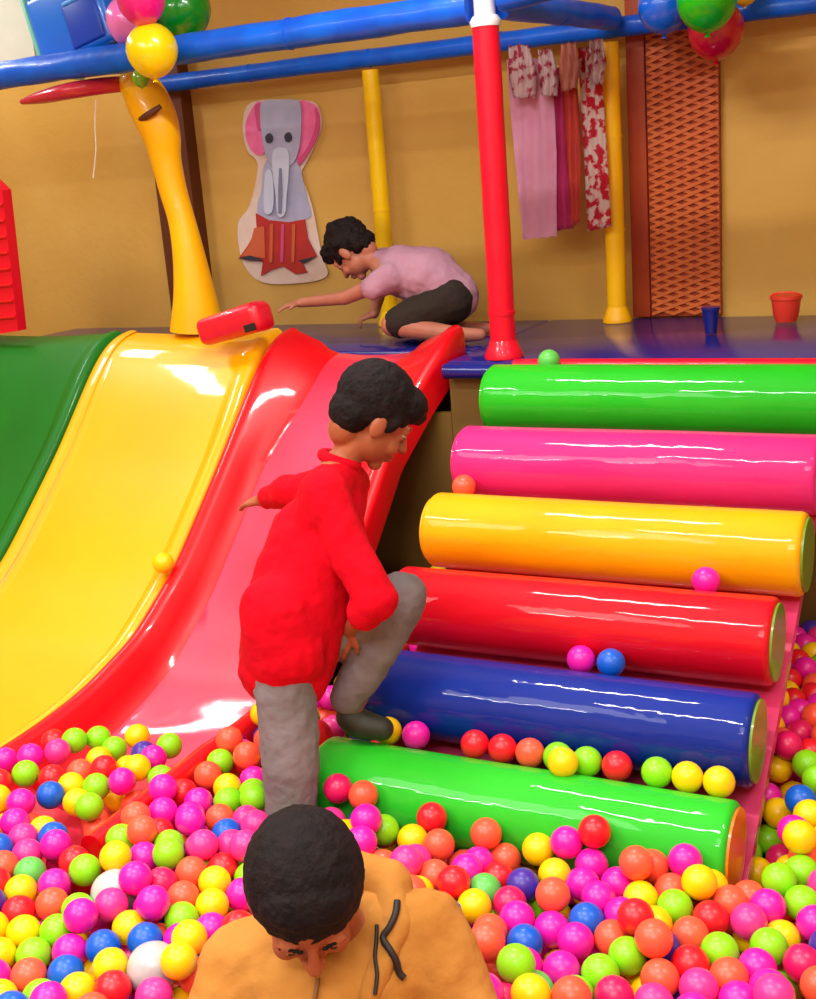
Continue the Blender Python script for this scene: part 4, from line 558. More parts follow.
'32662776326L34012773320P34762777312M35452780316M36142778305Y36812781322Y37512782325L38202787332Y39512791305R40392802332P41092806329Y42152808314R42772810344C43462812349M44162808358Y27062833280C27622864330M29512887308K30212902283K31122838347Y'
'33012839332P35112841311C35812839305C37162838303C37832844314Y38512849306M39192852313Y39882847321M40752880308Y41652851336M42402869338M43102872346P43762874370Y44452872360C27082897305M27992922323Y28662933340P29322946337M29942963313R31272968312B'
'32452881299Y33702886297Y35272907300M36002906310C37622910313Y40582943333M41342912329C42032928338C42722930349Y43402934363P44102934360M28373030313M28852982294L37212967312M37902974310Y38612976310C39302973311Y41112970301M41722989325C42332988358M'
'43032993355C43732996357Y44432997360M27573084280K28243096327P28943062337B34833098294B35533103299M38343104299C39063101300L41373068325C42003049347R42673053362L43373057362Y44083058362B27733142311C28393151290C28813133340Y30273148322C33083167330L'
'33753151314Y34443155307Y35133159311C35823163314Y36513162316C37203161318C37893157308Y38723161302C39423158308M40973139336P41643129346M42323113354M43013119361P43713119354C44413116341M27683204280L29453204305P30573208342R31283209342L31973206340N'
'33473213297B34103211328Y35473220336Y36173220330C36863220332C37563219329P38243216309R39093218308M41183202355P41883193361C42603178355M43323180346M44073178340N27723267305C28393258316P29083263311M31653268339M32343264333C33053264322M33753269328C'
'35813279331C36513279337C37913277318P38653272312C40863267350C41563259342M42253250346Y42933238337Y43713238336L44483236346R27093298280L28303323295P29413316345B30753327354Y31303322311Y31993322313N32693322320B34073328339N34763331344Y35443334347L'
'36143335351Y36873336345L37573334338Y38323331328M39023331322N40473330349C41163328338M41863322345C42553314341P43293300327L43993303333L27083368286L30333378313C31003383325P31693386332L32363382317B33043383324M33713386339M34403389336L35093390327N'
'35793389329C36493389324P37213390317Y37963389319M38683390324P39403388333M40103390345C40803390345M41493387352C42213381340C42943378327C43623363336P28963434310M29453444359L29993439315R31343442310M32033443315Y32713443322C34063446351M34763446350M'
'35453446347Y36153446343C36863445339P37593446333B38293446339Y39013447344C39713448352M41173449342K41873443337M42583440330C43393442323L44213407325C26993429540R27693487326L28493511316Y29843500345C31033503314M31703502328M32383503322C33063503330M'
'35113504344P35803503330P36513503329R37223503328C37943505330L38643505338P39353506340L40803508350R41543502318M42233502328M42933500321C43743503322Y27073570296M29503554317Y30743559286C31423560302L32053562329M32723563336L33403562342R34773562334M'
'35473562335Y36173561340M36873561342C37573562344B38273563353C38973563354Y39673565346Y41043566321C41893563319Y42593562323Y43303560324P44293556332L27723624350Y28633615302Y33073621345R33753622345M34453622346L35133622338Y35833621336C36533621337Y'
'37233621342M37923622346Y38623623350P39303624350R40003625348C40673625327L41453623319Y42153628320P42963622323L43663620334L30113680298K30713679329C31393681322M32083681323L32753681334C33433681339P34113682342Y34793681334M35493681335R36193681338P'
'36883681342L37573681354M38263682357C38963682368N39623685346L40333686337L41043684328L41763687318P42503688318C43293684325Y43993682334Y27883735318P29103732300M30413741301L31043740330C31733741328M32423741334L33093741343L33773740326Y34453741338P'
'35143741340P35843740342R36533740347L37213740356P37903742358C39263744348M39963745337C40663746329M41353745320R42143748319Y42923744327R43603744344C28213794337R29463792293Y30063798323K30753800320M32083802335M32753801332P33433801334M34123801336R'
'34803800323C35503800330C36193800339P36863800357N37553802361C38233803360N38903804341C39603805340L40273804319C40993805317L41733804323R42543803334R43243804342M27113860280B29113854298C29763860317Y31073862336Y31733862320L32423861324C33093861336B'
'33773862333B34463860331R35143860333C35833860342L36513860355C37203862355L37883863355B38573864354Y39233864332R39943865329M40643864328R41353862332P42093863325M42843866337L43543866326Y27583927341P27083928292Y28833917293N29413916328R30083920309C'
'30693921338N31383923329K32063924323M32743922334C33423921319C34113921320M34793921334C35483920337L36163920348M36843921359C37533923360B38223925357M38893925338M39583925335L40293925332M41013924332M41723922336P42423924332M43123930324L44043923341R'
'29143981322L31713985330B32393986326B33083982324N33773982324L34453982333L35143981334C35803980353L36493982356C37173983357Y37863984348C38533985335N39243986332M39943985332C40663984336L41363984339L42063983342L42803990340M43573984343P27074084283C'
'27654044280R29444044315P31374046329C32054047324L32744047324M33424043328B34114043332P34804043335L35474040348L36154041356Y36824043348P37514045347P38204047341M38894046340M39604046338L40304045340C41014045340M41724044344P42424049347L43144051334C'
'44134063348L27674102316Y28984109327R29654103344M30344105350C31024111343Y31704108338C32384108330C33074108320C33764104322P34444106340C35134117344L35794101359M36464103342Y37154105341Y37844113336L38544108336M39254107337L39964106339R40664106341C'
'41374105348L42074109344P42834113345B43604115336Y27124270539Y27744171314C29034224321Y30004163336R30674176344L31354172340R32024169326C32714170326Y33404173326L34084166331M34744176347L35424181353M36094162345N36814165333L37504175333L38214173331Y'
'38914168333Y39614167340C40314167345C41014168347P41714170343Y42414171342L43214175338C28144228314M29394285345C29694224344Y30324248338M30994239345N31634263335Y32284285336C32934237327Y33634238342Y34334235340P35024239355P35714245345Y36394236334L'
'37094231327P37844240326L38614232334C39314230331K40004237346M40674235363Y41364230348R42054234339P42784230331B43674228341R'
)
REST = [((int(_R[i:i+4])-3000)/1000, (int(_R[i+4:i+8])-3000)/1000, int(_R[i+8:i+11])/1000, _R[i+11]) for i in range(0, len(_R), 12)]
WHITE = [(-0.1738, -0.5932, 0.4559, 0.05, 'large whitish ball farther from the hoodie, beside a lime ball'), (0.0624, -0.7649, 0.4515, 0.05, 'large whitish ball close to the mustard hoodie sleeve')]
# ------------------------------------------------------------------ helpers
random.seed(7)
SC = bpy.context.scene
COL = SC.collection

def lin(c):
    return tuple((v/12.92 if v <= .04045 else ((v+.055)/1.055)**2.4) for v in [x/255 for x in c])+(1.0,)

def mat(name, rgb, rough=.4, spec=.5, coat=0.0, coat_rough=.05, bump=0.0, bscale=20, bstretch=(1, 1, 1), sss=0.0, mottle=None, mscale=3, sheen=0.0, metal=0.0, trans=0.0):
    m = bpy.data.materials.new(name); m.use_nodes = True
    nt = m.node_tree; N = nt.nodes; L = nt.links
    b = N['Principled BSDF']
    b.inputs['Base Color'].default_value = lin(rgb)
    b.inputs['Roughness'].default_value = rough
    b.inputs['Specular IOR Level'].default_value = spec
    b.inputs['Coat Weight'].default_value = coat
    b.inputs['Coat Roughness'].default_value = coat_rough
    b.inputs['Metallic'].default_value = metal
    if sss:
        b.inputs['Subsurface Weight'].default_value = sss
        b.inputs['Subsurface Radius'].default_value = (.02, .01, .006)
        b.inputs['Subsurface Scale'].default_value = .5
    if sheen: b.inputs['Sheen Weight'].default_value = sheen
    tc = N.new('ShaderNodeTexCoord'); mp = N.new('ShaderNodeMapping')
    mp.inputs['Scale'].default_value = bstretch
    L.new(tc.outputs['Object'], mp.inputs['Vector'])
    if bump:
        t = N.new('ShaderNodeTexNoise'); t.inputs['Scale'].default_value = bscale; t.inputs['Detail'].default_value = 3
        L.new(mp.outputs[0], t.inputs['Vector'])
        bp = N.new('ShaderNodeBump'); bp.inputs['Strength'].default_value = 1.0; bp.inputs['Distance'].default_value = bump
        L.new(t.outputs['Fac'], bp.inputs['Height']); L.new(bp.outputs[0], b.inputs['Normal'])
        if coat: L.new(bp.outputs[0], b.inputs['Coat Normal'])
    if mottle:
        t2 = N.new('ShaderNodeTexNoise'); t2.inputs['Scale'].default_value = mscale; t2.inputs['Detail'].default_value = 4
        L.new(tc.outputs['Object'], t2.inputs['Vector'])
        cr = N.new('ShaderNodeValToRGB'); cr.color_ramp.elements[0].position = .35; cr.color_ramp.elements[1].position = .68
        cr.color_ramp.elements[0].color = lin(rgb); cr.color_ramp.elements[1].color = lin(mottle)
        L.new(t2.outputs['Fac'], cr.inputs[0]); L.new(cr.outputs[0], b.inputs['Base Color'])
    return m

M = {
 'wall': mat('wall_paint', (212, 170, 90), .75, .25, mottle=(200, 154, 70), mscale=1.3, bump=.002, bscale=30),
 'pale': mat('pale_paint', (205, 205, 190), .6, .3, mottle=(190, 196, 180), mscale=4),
 'floor': mat('pit_floor_mat', (40, 40, 48), .6, mottle=(28, 28, 34)),
 'roomfloor': mat('room_floor_tiles', (150, 140, 125), .35, mottle=(135, 124, 110)),
 'ceil': mat('ceiling_paint', (225, 222, 212), .8, mottle=(215, 212, 204)),
 'olive': mat('olive_board', (116, 90, 36), .5, mottle=(96, 74, 28), mscale=3),
 'deckblue': mat('blue_deck_vinyl', (10, 32, 130), .2, .45, coat=.15, coat_rough=.08, mottle=(36, 26, 100), mscale=2.2, bump=.0015, bscale=9),
 'bluepad': mat('blue_foam_sleeve', (0, 104, 232), .4, .35, coat=.15, coat_rough=.12, mottle=(0, 84, 210), mscale=9, bump=.003, bscale=14),
 'redpad': mat('red_foam_sleeve', (232, 0, 42), .45, .3, coat=.25, coat_rough=.08, bump=.002, bscale=10),
 'yelpad': mat('yellow_foam_sleeve', (245, 200, 0), .3, .5, coat=.3, bump=.002, bscale=12),
 'trunk': mat('yellow_orange_plastic', (252, 194, 0), .4, .4, coat=.2, mottle=(246, 178, 0), mscale=4, bump=.002, bscale=8),
 'yslide': mat('yellow_slide_plastic', (250, 188, 0), .4, .35, coat=.8, coat_rough=.05, mottle=(250, 180, 0), mscale=2, bump=.0012, bscale=4),
 'rslide': mat('red_slide_plastic', (228, 0, 20), .4, .35, coat=.4, coat_rough=.07, mottle=(212, 2, 20), mscale=3, bump=.0012, bscale=5),
 'rbed': mat('pink_red_slide_bed', (226, 42, 70), .35, .4, coat=.8, coat_rough=.06, mottle=(230, 66, 104), mscale=2, bump=.001, bscale=4),  # bed is pinker than the red side walls
 'gslide': mat('green_slide_plastic', (10, 118, 20), .5, .3, coat=.15, coat_rough=.1, mottle=(12, 106, 18), mscale=3),
 'orange': mat('orange_vinyl', (245, 130, 20), .3, .5, coat=.4, bump=.001, bscale=20),
 'leaf': mat('green_vinyl_disc', (98, 158, 26), .35, .5, coat=.3, mottle=(120, 150, 40), mscale=6),
 'rampink': mat('pink_ramp_vinyl', (226, 70, 120), .3, .5, coat=.5, mottle=(206, 50, 96), mscale=4),
 'brown': mat('dark_brown_paint', (98, 44, 18), .5, mottle=(84, 36, 16), mscale=4),
 'lattback': mat('rust_backing_board', (168, 66, 28), .5, .3, mottle=(146, 48, 28), mscale=2.5),
 'latt': mat('orange_rust_lattice', (206, 106, 50), .5, .3, mottle=(188, 86, 38), mscale=4),
 'white': mat('white_plastic', (226, 226, 230), .3, .5, coat=.3),
 'skinR': mat('skin_red_boy', (166, 92, 58), .5, .35, sss=.1, mottle=(156, 84, 52), mscale=20),
 'skinY': mat('skin_hoodie_boy', (168, 92, 54), .5, .35, sss=.1, mottle=(158, 84, 50), mscale=20),
 'skinP': mat('skin_deck_child', (176, 112, 88), .5, .4, sss=.1, mottle=(166, 100, 80), mscale=20),
 'hair': mat('black_brown_hair', (27, 18, 19), .75, .18, bump=.003, bscale=120, mottle=(17, 12, 13), mscale=40),
 'sweater': mat('red_knit', (216, 0, 28), .9, .15, bump=.004, bscale=28, mottle=(192, 0, 26), mscale=6),
 'trousers': mat('grey_jersey', (128, 122, 124), .9, .15, bump=.006, bscale=22, mottle=(116, 110, 110), mscale=8),
 'shoe': mat('dark_trainer', (34, 38, 30), .6, mottle=(50, 52, 36), mscale=20),
 'hoodie': mat('mustard_fleece', (190, 132, 62), .9, .15, bump=.005, bscale=26, mottle=(176, 116, 48), mscale=6),
 'cord': mat('black_cord', (32, 22, 20), .6),
 'zip': mat('brown_zip', (120, 74, 22), .5),
 'mauve': mat('mauve_cotton', (176, 134, 152), .85, .15, bump=.004, bscale=26, mottle=(162, 118, 138), mscale=8),
 'shorts': mat('dark_shorts', (42, 34, 28), .85, .25, bump=.004, bscale=30),
 'eyew': mat('eye_white', (176, 166, 156), .2), 'eyeb': mat('eye_iris', (30, 18, 12), .15), 'lip': mat('lip_skin', (150, 72, 62), .45),
 'paleb': mat('translucent_white_ball', (196, 200, 196), .3, .5, coat=.3, mottle=(170, 176, 178), mscale=20),
 'chrome': mat('pale_steel', (205, 208, 214), .25, .5, metal=.6),
}
BALLRGB = {'M': (240, 22, 168), 'P': (242, 52, 146), 'C': (255, 92, 62), 'R': (236, 24, 40), 'Y': (255, 208, 0), 'L': (140, 224, 22), 'G': (96, 196, 84), 'B': (0, 92, 206), 'N': (70, 44, 158), 'K': (222, 18, 96)}
BALLWORD = {'M': 'magenta', 'P': 'light pink', 'C': 'coral orange', 'R': 'red', 'Y': 'yellow', 'L': 'lime green', 'G': 'soft green', 'B': 'blue', 'N': 'purple', 'K': 'crimson'}
BM = {k: mat(BALLWORD[k].replace(' ', '_')+'_ball_plastic', v, .38, .45, coat=.12, coat_rough=.2, sss=.0) for k, v in BALLRGB.items()}

def link(name, me, m, parent=None, smooth=True):
    o = bpy.data.objects.new(name, me); COL.objects.link(o)
    if m is not None: me.materials.append(m)
    if smooth:
        for p in me.polygons: p.use_smooth = True
    if parent is not None:
        o.parent = parent
    return o

def from_bm(name, bm, m, parent=None, smooth=True, auto=None):
    bmesh.ops.recalc_face_normals(bm, faces=bm.faces)
    if parent is not None:                       # parts keep their shape in the thing's own frame
        bmesh.ops.translate(bm, verts=bm.verts, vec=-Vector(parent.location))
    me = bpy.data.meshes.new(name); bm.to_mesh(me); bm.free()
    o = link(name, me, m, parent, smooth)
    if auto is not None: sharp(me, auto)
    return o

def sharp(me, deg):
    me.set_sharp_from_angle(angle=math.radians(deg))

def rebase(o):
    """origin of a one-mesh thing at its base"""
    vs = [v.co for v in o.data.vertices]
    c = Vector(((min(v.x for v in vs)+max(v.x for v in vs))/2, (min(v.y for v in vs)+max(v.y for v in vs))/2, min(v.z for v in vs)))
    o.data.transform(Matrix.Translation(-c)); o.location = c
    return o

def tag(o, label, cat, group=None):
    o['label'] = label; o['category'] = cat
    if group: o['group'] = group
    return o
def empty(name, loc, label, cat, group=None):
    o = bpy.data.objects.new(name, None); COL.objects.link(o); o.location = loc; o.empty_display_size = .05
    return tag(o, label, cat, group)
def struct(o):
    o['kind'] = 'structure'; return o

def bm_box(bm, lo, hi, bevel=0, seg=2):
    r = bmesh.ops.create_cube(bm, size=1)
    c = [(a+b)/2 for a, b in zip(lo, hi)]; s = [b-a for a, b in zip(lo, hi)]
    bmesh.ops.scale(bm, verts=r['verts'], vec=s); bmesh.ops.translate(bm, verts=r['verts'], vec=c)
    if bevel:
        es = list({e for v in r['verts'] for e in v.link_edges})
        bmesh.ops.bevel(bm, geom=es, offset=bevel, segments=seg, affect='EDGES', profile=.5)
    return bm
def box(name, lo, hi, m, parent=None, bevel=0, seg=2):
    return from_bm(name, bm_box(bmesh.new(), lo, hi, bevel, seg), m, parent, smooth=bevel > 0, auto=35 if bevel > 0 else None)

def bm_tube(bm, pts, rad, n=20, caps=True, wob=0):
    pts = [Vector(p) for p in pts]
    if not hasattr(rad, '__len__'): rad = [rad]*len(pts)
    rings = []; up = None
    for i, p in enumerate(pts):
        t = (pts[min(i+1, len(pts)-1)]-pts[max(i-1, 0)]).normalized()
        if up is None:
            up = Vector((0, 0, 1)) if abs(t.z) < .9 else Vector((0, 1, 0))
        a = t.cross(up).normalized(); b = a.cross(t).normalized(); up = b
        ring = []
        for k in range(n):
            q = 2*math.pi*k/n; rr = rad[i]*(1+(wob*noise.noise(p*9+Vector((math.cos(q), math.sin(q), 0))) if wob else 0))
            ring.append(bm.verts.new(p+a*math.cos(q)*rr+b*math.sin(q)*rr))
        rings.append(ring)
    for r0, r1 in zip(rings, rings[1:]):
        for k in range(n): bm.faces.new((r0[k], r0[(k+1) % n], r1[(k+1) % n], r1[k]))
    if caps:
        bm.faces.new(rings[0][::-1]); bm.faces.new(rings[-1])
    return bm
def lerp(a, b, t): return tuple(x+(y-x)*t for x, y in zip(a, b))
def line(a, b, n): return [lerp(a, b, i/(n-1)) for i in range(n)]
def tube(name, pts, rad, m, parent=None, n=20, wob=0):
    return from_bm(name, bm_tube(bmesh.new(), pts, rad, n, True, wob), m, parent, True, 50)

def bm_capsules(bm, caps, seg=14, scale=1.0):
    for a, ra, b, rb in caps:
        a = Vector(a); b = Vector(b); d = b-a
        for c, r in ((a, ra), (b, rb)):
            bmesh.ops.create_uvsphere(bm, u_segments=seg, v_segments=seg//2+2, radius=r*scale, matrix=Matrix.Translation(c))
        if d.length > 1e-4:
            q = d.to_track_quat('Z', 'Y').to_matrix().to_4x4()
            bmesh.ops.create_cone(bm, cap_ends=True, segments=seg, radius1=ra*scale, radius2=rb*scale, depth=d.length, matrix=Matrix.Translation((a+b)/2) @ q)
    return bm
def bm_ell(bm, c, r, mtx=None, seg=20):
    m4 = Matrix.Translation(Vector(c)) @ Matrix.Diagonal(Vector((r[0], r[1], r[2], 1)))
    if mtx is not None: m4 = mtx @ m4
    bmesh.ops.create_uvsphere(bm, u_segments=seg, v_segments=seg//2+2, radius=1.0, matrix=m4)

def fused(name, bm, m, parent, voxel=.006, smooth=6, fac=.5, disp=0, dscale=.05, tex='CLOUDS', cut=None):
    """one continuous skin over overlapping shapes (remesh + smooth, baked)"""
    me = bpy.data.meshes.new(name+'_src'); bm.to_mesh(me); bm.free()
    o = bpy.data.objects.new(name+'_src', me); COL.objects.link(o)
    rm = o.modifiers.new('r', 'REMESH'); rm.mode = 'VOXEL'; rm.voxel_size = voxel; rm.use_smooth_shade = True
    if smooth:
        s = o.modifiers.new('s', 'SMOOTH'); s.factor = fac; s.iterations = smooth
    if disp:
        t = bpy.data.textures.new(name+'_t', tex); t.noise_scale = dscale
        d = o.modifiers.new('d', 'DISPLACE'); d.texture = t; d.strength = disp; d.mid_level = .5; d.texture_coords = 'GLOBAL'
    dg = bpy.context.evaluated_depsgraph_get()
    me2 = bpy.data.meshes.new_from_object(o.evaluated_get(dg))
    bpy.data.objects.remove(o); bpy.data.meshes.remove(me)
    me2.name = name
    if cut:
        b2 = bmesh.new(); b2.from_mesh(me2)
        for co, no in cut:
            bmesh.ops.bisect_plane(b2, geom=b2.verts[:]+b2.edges[:]+b2.faces[:], plane_co=co, plane_no=no, clear_outer=True)
        b2.to_mesh(me2); b2.free()
    if parent is not None: me2.transform(Matrix.Translation(-Vector(parent.location)))
    me2.materials.clear()
    return link(name, me2, m, parent, True)

# ------------------------------------------------------------------ room
struct(box('floor', (-4.2, -4.2, .10), (3.2, 2.42, .20), M['roomfloor']))
struct(box('trim_1', (-2.8, -1.5, .20), (1.95, 1.34, .243), M['floor']))
struct(box('wall_back', (-4.2, 2.42, .10), (3.2, 2.55, 3.25), M['wall']))
struct(box('wall_left', (-4.35, -4.2, .10), (-4.2, 2.55, 3.25), M['wall']))
struct(box('wall_right', (3.2, -4.2, .10), (3.35, 2.55, 3.25), M['wall']))
struct(box('wall_front', (-4.35, -4.35, .10), (3.35, -4.2, 3.25), M['wall']))
struct(box('ceiling', (-4.35, -4.2, 3.15), (3.2, 2.55, 3.25), M['ceil']))
# pale upper panel at the left of the back wall, brown pilaster
a = py(38, 62, 2.41); struct(box('trim_2', (-4.2, 2.395, 2.50), (a[0], 2.42, 3.15), M['pale']))
struct(box('trim_3', (-2.13, 2.34, 1.27), (-1.93, 2.42, 3.1), M['brown']))

# ------------------------------------------------------------------ raised deck
DZ = 1.27
deck = empty('play_deck', (-.3, 1.9, .2), 'raised play deck with glossy dark blue vinyl top behind slides and rolls', 'platform')
box('deck_top', (-.235, 1.34, DZ-.06), (2.0, 2.36, DZ), M['deckblue'], deck, .012)
box('deck_top', (-2.75, 1.565, DZ-.06), (-.237, 2.36, DZ), M['deckblue'], deck, .012)
box('front_board', (-.235, 1.36, .25), (2.0, 1.385, DZ-.06), M['olive'], deck)
box('front_board', (-2.75, 1.60, .25), (-.237, 1.625, DZ-.06), M['olive'], deck)
box('front_board', (-.95, 1.36, .25), (-.237, 1.385, 1.09), M['olive'], deck)
box('side_board', (-.237, 1.386, .25), (-.215, 1.599, DZ-.06), M['olive'], deck)
for x in (-2.6, -1.75, -.9, -.2, 1.9):
    box('leg', (x, 2.2, .2), (x+.08, 2.28, DZ-.06), M['brown'], deck)
o = tube('edge_pad', line((.02, 1.325, 1.25), (1.95, 1.325, 1.25), 24), .03, M['redpad'], deck, 14)
o['label'] = 'red rounded edging strip'
o = tube('edge_pad', line((-.23, 1.32, 1.240), (0.015, 1.32, 1.240), 8), .026, M['deckblue'], deck, 14)

# ------------------------------------------------------------------ frame of padded bars
BARZ = 2.365
def post(name, x, y, z0, z1, r, m, label, cat='post', joints=(), flange=True, group=None, seat=None):
    e = empty(name, (x, y, z0), label, cat, group)
    pts = line((x, y, z0+.012), (x, y, z1), 28)
    tube('sleeve', pts, r, m, e, 22, .05)
    for jz in joints: tube('joint_ring', line((x, y, jz-.006), (x, y, jz+.006), 2), r*1.06, seat or m, e, 22)
    if flange:
        tube('base_flange', [(x, y, z0+.001), (x, y, z0+.012), (x, y, z0+.03), (x, y, z0+.06)], [r*1.5, r*1.5, r*1.3, r*1.02], seat or m, e, 22)
    return e
pe = post('padded_post', -.052, 1.41, DZ, BARZ-.06, .043, M['redpad'], 'tall red padded post at the deck front between red slide and rolls', joints=(1.42,), flange=True)
c = tube('cap', [(-.052, 1.41, BARZ-.062), (-.052, 1.41, BARZ-.045), (-.052, 1.41, BARZ-.03)], [.046, .05, .04], M['white'], pe, 20)
c['label'] = 'white collar at the top'
tube('sleeve', line((-.052, 1.41, BARZ-.03), (-.052, 1.41, BARZ+.03), 3), .034, M['white'], pe)
a = py(368, 90, 2.25); b = py(378, 320, 2.25)
post('padded_post', -.925, 2.27, DZ, 2.30, .035, M['yelpad'], 'thin yellow padded post behind the crouching child', joints=(1.75,))
post('padded_post', .078, 2.25, DZ, 2.29, .037, M['trunk'], 'yellow-orange padded post between the fabric strips and rust lattice panel', joints=(1.62, 1.96))
def bar(a, b, r, label, ends=True, n=50, sag=0):
    e = empty('padded_bar', a, label, 'bar')
    pts = line(a, b, n); pts = [(p[0], p[1], p[2]-sag*math.sin(math.pi*i/(n-1))) for i, p in enumerate(pts)]
    tube('sleeve', pts, r, M['bluepad'], e, 22, .10)
    L = (Vector(b)-Vector(a)).length
    k = max(2, int(L/.55))
    for i in range(1, k):
        t = i/k; p = Vector(a).lerp(Vector(b), t); d = (Vector(b)-Vector(a)).normalized()*.005
        p.z -= sag*math.sin(math.pi*t)
        tube('seam_band', [p-d, p+d], r*1.04, M['bluepad'], e, 22)
    return e
bar((-2.75, 1.41, BARZ+.005), (-.10, 1.41, BARZ), .05, 'thick blue padded bar along the top front above the slides')
bar((-2.10, 2.30, 2.355), (1.95, 2.30, 2.335), .036, 'thinner blue padded bar along the top of the back wall')
bar((-.02, 1.455, BARZ), (.10, 2.22, 2.37), .042, 'short blue padded bar slanting back from the red post top')
bar((.0, 1.42, BARZ+.02), (1.95, 1.30, 2.545), .045, 'blue padded front bar right of the red post rising out of view')

# ------------------------------------------------------------------ slides
def slide(x0, x1, shell, bed, label, top=1.5, drop=0.0, dz=0.0):
    e = empty('slide', ((x0+x1)/2, -.45, .30), label, 'slide')
    w = x1-x0; ys = list(np.concatenate([np.linspace(-.45, .2, 20), np.linspace(.24, 1.56, 54)]))
    def flare(Y): return max(0, min(1, (Y-1.05)/.35))
    def wall_sec(Y, s):
        f = flare(Y); f = f*f*(3-2*f); x = x0+.004 if s > 0 else x1-.004
        if x1 > -.5 and s < 0: x = x1-.07*(1-max(0, min(1, (Y-1.15)/.25)))
        dep = .115-.018*f; inn = .125+.085*f
        if x0 < -1.1: inn = .075; dep = .012+.058*(1-f)
        lo = -.03*(1-f) if x0 < -1.1 else 0; k_ = min(1, dep/.06)
        if x1 > -.5 and s < 0: lo = .04*max(0, min(1, (.30-Y)/.3))
        P = [(0, -.125), (0, -.03+lo), (.006, -.012+lo), (.018, -.002+lo), (.032, 0+lo), (.048, -.004*k_+lo), (.062, -.016*k_+lo), (inn*.72, -dep*.55), (inn*.88, -dep*.85), (inn+.015, -dep)]
        return [(x+s*a, b) for a, b in P], inn+.015, dep
    for s, nm in ((1, 'side_wall'), (-1, 'side_wall')):
        bm = bmesh.new(); rings = []
        for Y in ys:
            P, inn, dep = wall_sec(Y, s); z = slide_z(Y)+dz
            top_ = [bm.verts.new((a, Y, z+b)) for a, b in P]
            bot = [bm.verts.new((P[-1][0], Y, z-dep-.02)), bm.verts.new((P[0][0], Y, z-.15))]
            rings.append(top_+bot)
        for r0, r1 in zip(rings, rings[1:]):
            n = len(r0)
            for k in range(n): bm.faces.new((r0[k], r0[(k+1) % n], r1[(k+1) % n], r1[k]))
        bm.faces.new(rings[0]); bm.faces.new(rings[-1][::-1])
        from_bm(nm, bm, shell, e, True, 60)
    bm = bmesh.new(); rings = []
    for Y in ys:
        P1_, inn, dep = wall_sec(Y, 1); P2_, _, _ = wall_sec(Y, -1); z = slide_z(Y)+dz-dep
        a, b = P1_[-1][0]-.012, P2_[-1][0]+.012; n = 11
        up = [bm.verts.new((a+(b-a)*i/(n-1), Y, z+.001-.008*math.sin(math.pi*i/(n-1)))) for i in range(n)]
        dn = [bm.verts.new((b-(b-a)*i/(n-1), Y, z-.035)) for i in range(n)]
        rings.append(up+dn)
    for r0, r1 in zip(rings, rings[1:]):
        n = len(r0)
        for k in range(n): bm.faces.new((r0[k], r0[(k+1) % n], r1[(k+1) % n], r1[k]))
    bm.faces.new(rings[0]); bm.faces.new(rings[-1][::-1])
    o = from_bm('slide_bed', bm, bed, e, True, 60)
    for Y in (.45, 1.0):
        z = slide_z(Y)+dz-.17
        for x in (x0+.14, x1-.22): tube('leg', [(x, Y, .22), (x, Y, z+.02)], .018, shell, e, 12)
    return e, o
e, o = slide(-1.0, -.26, M['rslide'], M['rbed'], 'red slide with raised side walls ending in the ball pit')
o['label'] = 'pinkish bed of the slide'
slide(-1.77, -1.004, M['yslide'], M['yslide'], 'broad glossy yellow slide with low sides beside the red slide')
slide(-2.55, -1.774, M['gslide'], M['gslide'], 'dark green slide at the far left beside the yellow slide')

# ------------------------------------------------------------------ stair of rolls
RC = [((44, 200, 40), 'bright green', 'orange'), ((0, 40, 148), 'dark blue', 'green'), ((224, 2, 30), 'red', 'green'), ((255, 184, 0), 'golden yellow', 'green'), ((232, 40, 128), 'hot pink', 'green'), ((30, 190, 26), 'green', 'green')]
RL_LABEL = ['green padded roll lowest of the stair, half buried in balls', 'dark blue padded roll second from the bottom of the stair', 'red padded roll in the middle of the stair', 'golden yellow padded roll above the red roll', 'hot pink padded roll between yellow and top green rolls', 'green padded roll topmost of the stair by the deck edge']
def roll_bm(x0, x1, y, z, R, endr=.016):
    bm = bmesh.new(); n = 72; prof = []
    for i in range(6): q = math.pi/2*i/5; prof.append((x0+endr*(1-math.sin(q)), R-endr+endr*math.cos(q)))
    prof = prof[::-1]
    prof = [(x0+endr*(1-math.cos(math.pi/2*i/5)), R-endr+endr*math.sin(math.pi/2*i/5)) for i in range(6)]
    prof += [(x0+endr+(x1-x0-2*endr)*i/40, R) for i in range(1, 40)]
    prof += [(x1-endr+endr*math.sin(math.pi/2*i/5), R-endr+endr*math.cos(math.pi/2*i/5)) for i in range(6)]
    rings = []
    for x, r in prof:
        ring = []
        for k in range(n):
            q = 2*math.pi*k/n; rr = r+.0016*noise.noise(Vector((x*3.2, math.cos(q)*.7+y*9, math.sin(q)*.7)))
            ring.append(bm.verts.new((x, y+rr*math.cos(q), z+rr*math.sin(q))))
        rings.append(ring)
    for r0, r1 in zip(rings, rings[1:]):
        for k in range(n): bm.faces.new((r0[k], r0[(k+1) % n], r1[(k+1) % n], r1[k]))
    bm.faces.new(rings[0][::-1]); bm.faces.new(rings[-1])
    return bm
